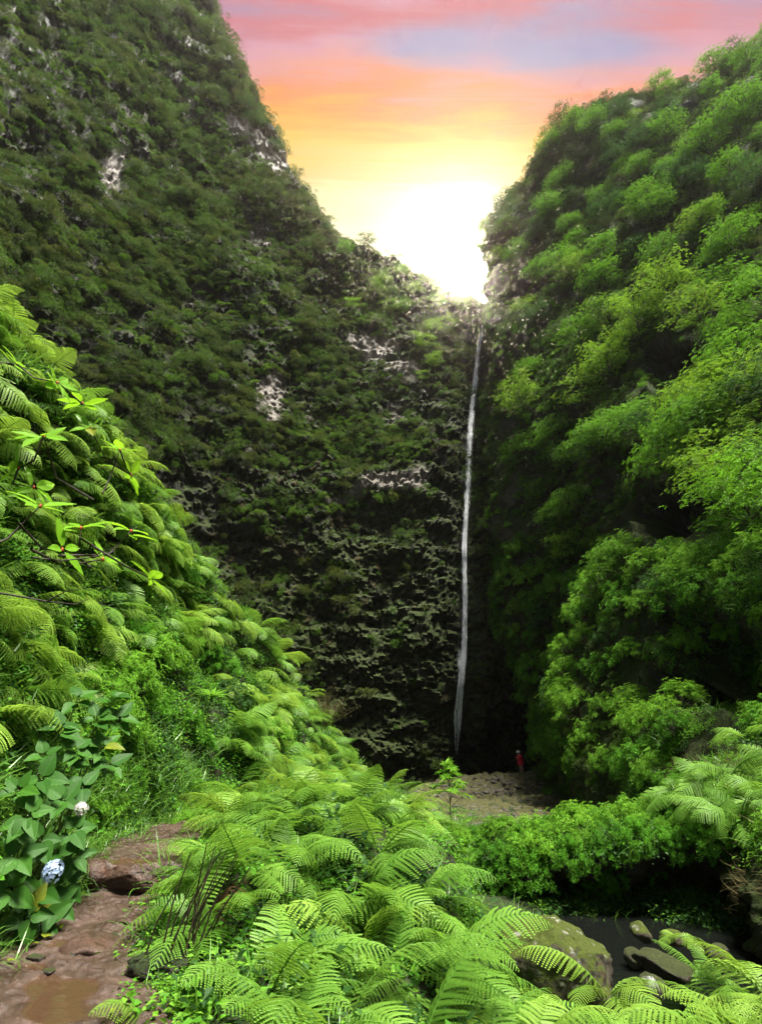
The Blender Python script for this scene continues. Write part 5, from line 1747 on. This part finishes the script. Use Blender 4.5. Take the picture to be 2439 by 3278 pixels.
P, N = BK.sample(3000, rt, weight=wb.astype(float), margin=0, front=False)
for i in thin(P, 0.42)[:75]:
    shrub_at(P[i], N[i], rt.uniform(0.42, 0.75), int(rt.choice([0, 1, 1, 2, 2, 3])), 'bushes on the bank above the pool', A_NEAR + A_RIGHT, 0.3)
lip = (np.abs(np.arange(90)[None, :] - 48) < 9) * (xb > 1500) * (xb < 2400)
P, N = BK.sample(1200, rt, weight=lip.astype(float), margin=0, front=False)
for i in thin(P, 0.5)[:26]:
    shrub_at(P[i], np.array([N[i][0] * 0.3, -1.0, 0.15]), rt.uniform(0.38, 0.62), int(rt.choice([0, 2, 2, 4])), 'sprigs hanging from the bank above the pool', A_NEAR + A_RIGHT, 0.9, 'hanging green sprig')
rs_ = np.random.default_rng(99)
for i in range(16):
    px, py = rs_.uniform(1600, 2120), rs_.uniform(2740, 2910)
    p, nrm = BK.hit(px, py)
    if p is not None:
        shrub_at(p, np.array([nrm[0] * 0.3, -1.0, 0.3]), rs_.uniform(0.26, 0.42), int(rs_.choice([0, 1, 2])), 'sprigs in the hollow above the pool', A_NEAR + A_RIGHT, 0.9, 'small green sprig in the hollow')
scatter_on(BK, 'bank_herbs', 700, wb.astype(float), [HERBS[0], HERBS[2], HERBS[3]], [0.4, 0.4, 0.2], 0.6, 1.3, 'low herbs and grass on the bank above the pool', 'herbs', 0.4, 0, 14, margin=0)
p, nrm = GR.hit(1445, 2690)
sp = at(1445, 2650, 13.0)
gz = GR.bvh.ray_cast(Vector((sp.x, sp.y, 3)), Vector((0, 0, -1)))[0]
sapling = tag(obj('sapling', None, None, (sp.x, sp.y, gz.z - 0.05)), 'thin young tree with a tuft of narrow leaves in front of the rubble mound', 'sapling')
topz = at(1445, 2452, 13.0).z - gz.z
st, fo = MB(), MB()
tp_ = np.array([[0, 0, 0], [0.02, 0, topz * 0.3], [-0.01, 0.01, topz * 0.6], [0.0, 0, topz]])
st.tube(tp_, [0.017, 0.014, 0.011, 0.006], 5, 0.5)
Cc, Aa = [], []
for i in range(13):
    an = i * 2.4
    h = topz * (0.70 + 0.30 * (i / 12))
    e = np.array([math.cos(an) * 0.34 * (1.1 - i / 14), math.sin(an) * 0.34 * (1.1 - i / 14), h + 0.10])
    st.tube(np.array([[0, 0, h - 0.12], e * np.array([0.5, 0.5, 1]) - [0, 0, 0.06], e]), [0.006, 0.005, 0.003], 4, 0.5, False)
    Cc += [e, e * np.array([0.65, 0.65, 1.0])]
    Aa += [np.array([math.cos(an) * 0.4, math.sin(an) * 0.4, 1.0])] * 2
whorls(fo, np.array(Cc), np.array(Aa), 9, 0.17, 0.035, np.random.default_rng(3), np.full(len(Cc), 0.65), 0.25)
obj('trunk', st.mesh('trunk', M_STALK), sapling)
obj('crown', fo.mesh('crown', M_SHRUB2), sapling)

p, nrm = GR.hit(640, 2260)
if p is not None:
    ros = tag(obj('rosette_plant', None, None, p + nrm * 0.35), 'bright green rosette plant with long strap leaves on the left slope', 'plant')
    rg = np.random.default_rng(8)
    strap = blade('leaf', M_SHRUB2, 1.0, 0.16, 730, 0, 0.3, 0.55, 0.8)
    for i in range(26):
        an, lf = i * 2.4, 0.25 + 0.9 * (i / 26)
        leaf_at(ros, strap, ros.location, (math.cos(an), math.sin(an) * 0.9 - 0.25, lf), (0.0, -0.3, 1), 0.42 * rg.uniform(0.75, 1.1))
    sm = MB()
    sm.tube(np.array([[0, 0, 0], [-0.1, 0.1, -0.25], [-0.15, 0.25, -0.6]]), [0.02, 0.022, 0.025], 6, 0.5)
    obj('stem', sm.mesh('stem', M_BARK), ros)

p, nrm = GR.hit(1040, 2330)
if p is not None:
    db = tag(obj('dry_bush', None, None, p), 'dry brown twiggy bush at the lower end of the fern crest', 'bush')
    sm, fo = MB(), MB()
    rg = np.random.default_rng(12)
    C2, D2 = [], []
    for i in range(70):
        d = unit(np.array([rg.normal(0.15, 0.5), rg.normal(0, 0.4), 1.0]))
        L = rg.uniform(0.7, 1.7)
        e = d * L
        m_ = e * 0.5 + rg.normal(0, 0.06, 3)
        sm.tube(np.array([[0, 0, 0], m_, e]), [0.010, 0.007, 0.003], 3, 0.5, False)
        for _ in range(4):
            q = m_ + (e - m_) * rg.uniform(0.2, 1.0)
            sm.tube(np.array([q, q + rg.normal(0, 0.12, 3) + [0, 0, 0.08]]), [0.004, 0.002], 3, 0.5, False)
            C2.append(q + rg.normal(0, 0.08, 3))
            D2.append(rg.normal(0, 1, 3))
    C2, D2 = np.array(C2), np.array(D2)
    leaves(fo, C2, D2, np.tile([0, 0, 1.0], (len(C2), 1)), 0.06, 0.03, rg.random(len(C2)))
    obj('twigs', sm.mesh('twigs', M_DRY), db)
    obj('foliage', fo.mesh('foliage', M_BUSH2), db)

# dark stalks of old fern beside the path
sp = at(560, 3170, 5.4)
gz = GR.bvh.ray_cast(Vector((sp.x, sp.y, 3)), Vector((0, 0, -1)))[0]
old = tag(obj('old_fern_stump', None, None, (sp.x, sp.y, gz.z)), 'dark root mass with black bare fern stalks at the lower right of the path', 'fern stump')
rg = np.random.default_rng(21)
for i in range(16):
    sm = MB()
    b0 = np.array([rg.normal(0, 0.14), rg.normal(0, 0.10), 0.05])
    d = np.array([0.30 + rg.normal(0, 0.16), rg.normal(0, 0.15), 1.0])
    L = rg.uniform(0.45, 0.85)
    sm.tube(np.array([b0, b0 + d * L * 0.5, b0 + d * L + [0.06, 0, 0]]), [0.008, 0.007, 0.004], 5, 0.5)
    obj('stalk', sm.mesh('stalk', M_STALK), old)
Vr, Fr = ico(4)
Vr = Vr * (1 + (ridged(Vr * 4, 3, 5) - 0.6)[:, None] * 0.5) * np.array([0.26, 0.20, 0.09])
obj('root_mass', mesh_np('root_mass', Vr, Fr, None, M_SOIL, True, {'scar': np.zeros(len(Vr))}), old, (-0.10, -0.02, 0.0))

# fallen yellow leaves on the path
for i, (px, py, lb) in enumerate([(140, 3010, 'yellow fallen leaf below the hydrangea, largest on the path'), (160, 2985, 'yellow-green fallen leaf right above the largest one'), (190, 2970, 'small yellow leaf on the path right of the hydrangea'), (215, 2925, 'pale yellow leaf lying near the flat brown stone'), (120, 3030, 'brownish yellow leaf left of the largest fallen leaf'), (365, 3240, 'small green leaf on the mud at the bottom of the path'), (20, 3085, 'small pale leaf on the mud at the left edge')]):
    hp = path_hit(px, py)
    if hp is not None:
        o = tag(obj('fallen_leaf', HYD_Y, None, hp + Vector((0, 0, 0.022)), (0.12, 0.1, i * 1.9), (0.17, 0.13, 0.1, 0.09, 0.1, 0.06, 0.08)[i]), lb, 'leaf', 'fallen leaves on the path')

for (px, py, s, kd) in [(590, 2680, 0.42, 1), (640, 2660, 0.5, 3), (680, 2630, 0.5, 0), (560, 2640, 0.42, 3), (720, 2600, 0.55, 1)]:
    p, nrm = GR.hit(px, py)
    if p is not None:
        shrub_at(p, nrm, s, kd, 'shrubs beside the path and on the left slope', A_NEAR, 0.3)
# grass and herbs along the path edges
left_edge = ((path_d > -0.12) & (path_d < 0.55) & (GX < pathX) & (GY > 3) & (GY < 12)).astype(float)
scatter_on(GR, 'grass', 520, left_edge, [HERBS[3], HERBS[4], tuft_mesh(40, M_GRASS, 60, 0.6, 0.013, 1.5)], [0.4, 0.35, 0.25], 0.7, 1.25, 'long green grass hanging over the edge of the path', 'grass', 0.35, 0, 11)
right_edge = ((path_d > -0.10) & (path_d < 0.30) & (GX > pathX) & (GY > 3) & (GY < 12)).astype(float)
scatter_on(GR, 'small_herbs', 420, right_edge, [HERBS[0], HERBS[1], HERBS[4]], [0.4, 0.4, 0.2], 0.4, 0.85, 'tiny bright herbs along the right edge of the path', 'herbs', 0.3, 0, 12)
# grass hanging from the near right bank
scatter_on(RW, 'bank_grass', 260, ((yr > 2450) & (yr < 2950) & (xr > 2000)).astype(float) * (RW.P[..., 1] < 20), [HERBS[3], tuft_mesh(41, M_DRY, 50, 0.5, 0.008, 1.9)], [0.55, 0.45], 0.8, 1.5, 'green and straw-coloured grass hanging from the right bank', 'grass', 0.7, 0, 13)

# ferns in front of the stream and right bank, placed where the photograph shows them
for (px, py, Y, s, n, yl, dn) in [(520, 3235, 4.7, 0.62, 9, True, (-0.5, -0.7, 0)), (560, 3120, 5.3, 0.7, 9, False, (-0.6, -0.6, 0)), (1930, 3060, 7.0, 0.95, 7, True, (-0.1, -0.8, 0)), (2050, 3240, 5.6, 0.9, 8, True, (0.6, -0.6, 0)), (2230, 3260, 5.6, 0.95, 8, True, (0.7, -0.3, 0)), (2400, 3200, 5.8, 0.9, 8, True, (-0.6, -0.5, 0)), (1850, 3270, 5.2, 0.85, 8, False, (0.3, -0.8, 0)), (1680, 3260, 5.0, 0.9, 8, True, (0.4, -0.8, 0)),
                                  (2330, 3120, 7.6, 0.85, 7, False, (-0.7, -0.5, 0)), (2250, 3060, 8.2, 0.7, 7, False, (-0.5, -0.7, 0)), (1560, 3230, 5.2, 0.95, 8, False, (0.7, -0.5, 0)), (2330, 3240, 5.2, 1.0, 8, True, (-0.4, -0.7, 0)), (2150, 3230, 5.8, 0.9, 8, False, (0.2, -0.8, 0)), (2440, 3080, 7.2, 0.9, 8, True, (-0.8, -0.4, 0)), (2160, 2960, 9.0, 0.4, 6, True, (0, -1, 0)), (1960, 3250, 5.4, 0.8, 7, False, (-0.3, -0.8, 0))]:
    c = at(px, py, Y) - Vector((0, 0, 0.35 * s))
    o = fern(np.array(c), Vector((0, -0.1, 1)), ro.random() * 6, s, n, ro, yl, Vector(dn), 4.6)
    want_label(o, np.array(c) + np.array([0, 0, 0.3]), 'yellow-green streamside fern' if yl else 'green streamside fern', A_NEAR, 'ferns beside the stream', 'fern')

label_all()

# ---------------------------------------------------------------- haze filling the gorge
hm = bpy.data.materials.new('thin_haze')
hm.use_nodes = True
ht = NT(hm.node_tree)
pv_ = ht.n('ShaderNodeVolumePrincipled')
pv_.inputs['Color'].default_value = (1.0, 0.97, 0.90, 1)
pv_.inputs['Density'].default_value = 0.0005
pv_.inputs['Anisotropy'].default_value = 0.9
ho = ht.n('ShaderNodeOutputMaterial')
ht.link(pv_.outputs[0], ho.inputs['Volume'])
x0, x1, y0, y1, z0, z1 = -160.0, 160.0, -40.0, 170.0, -30.0, 190.0
V = [(x0, y0, z0), (x1, y0, z0), (x1, y1, z0), (x0, y1, z0), (x0, y0, z1), (x1, y0, z1), (x1, y1, z1), (x0, y1, z1)]
tag(obj('haze', mesh_np('haze', V, np.array([[3, 2, 1, 0], [4, 5, 6, 7], [0, 1, 5, 4], [1, 2, 6, 5], [2, 3, 7, 6], [3, 0, 4, 7]]), None, hm)), 'thin bright haze filling the gorge', 'haze', None, 'stuff')
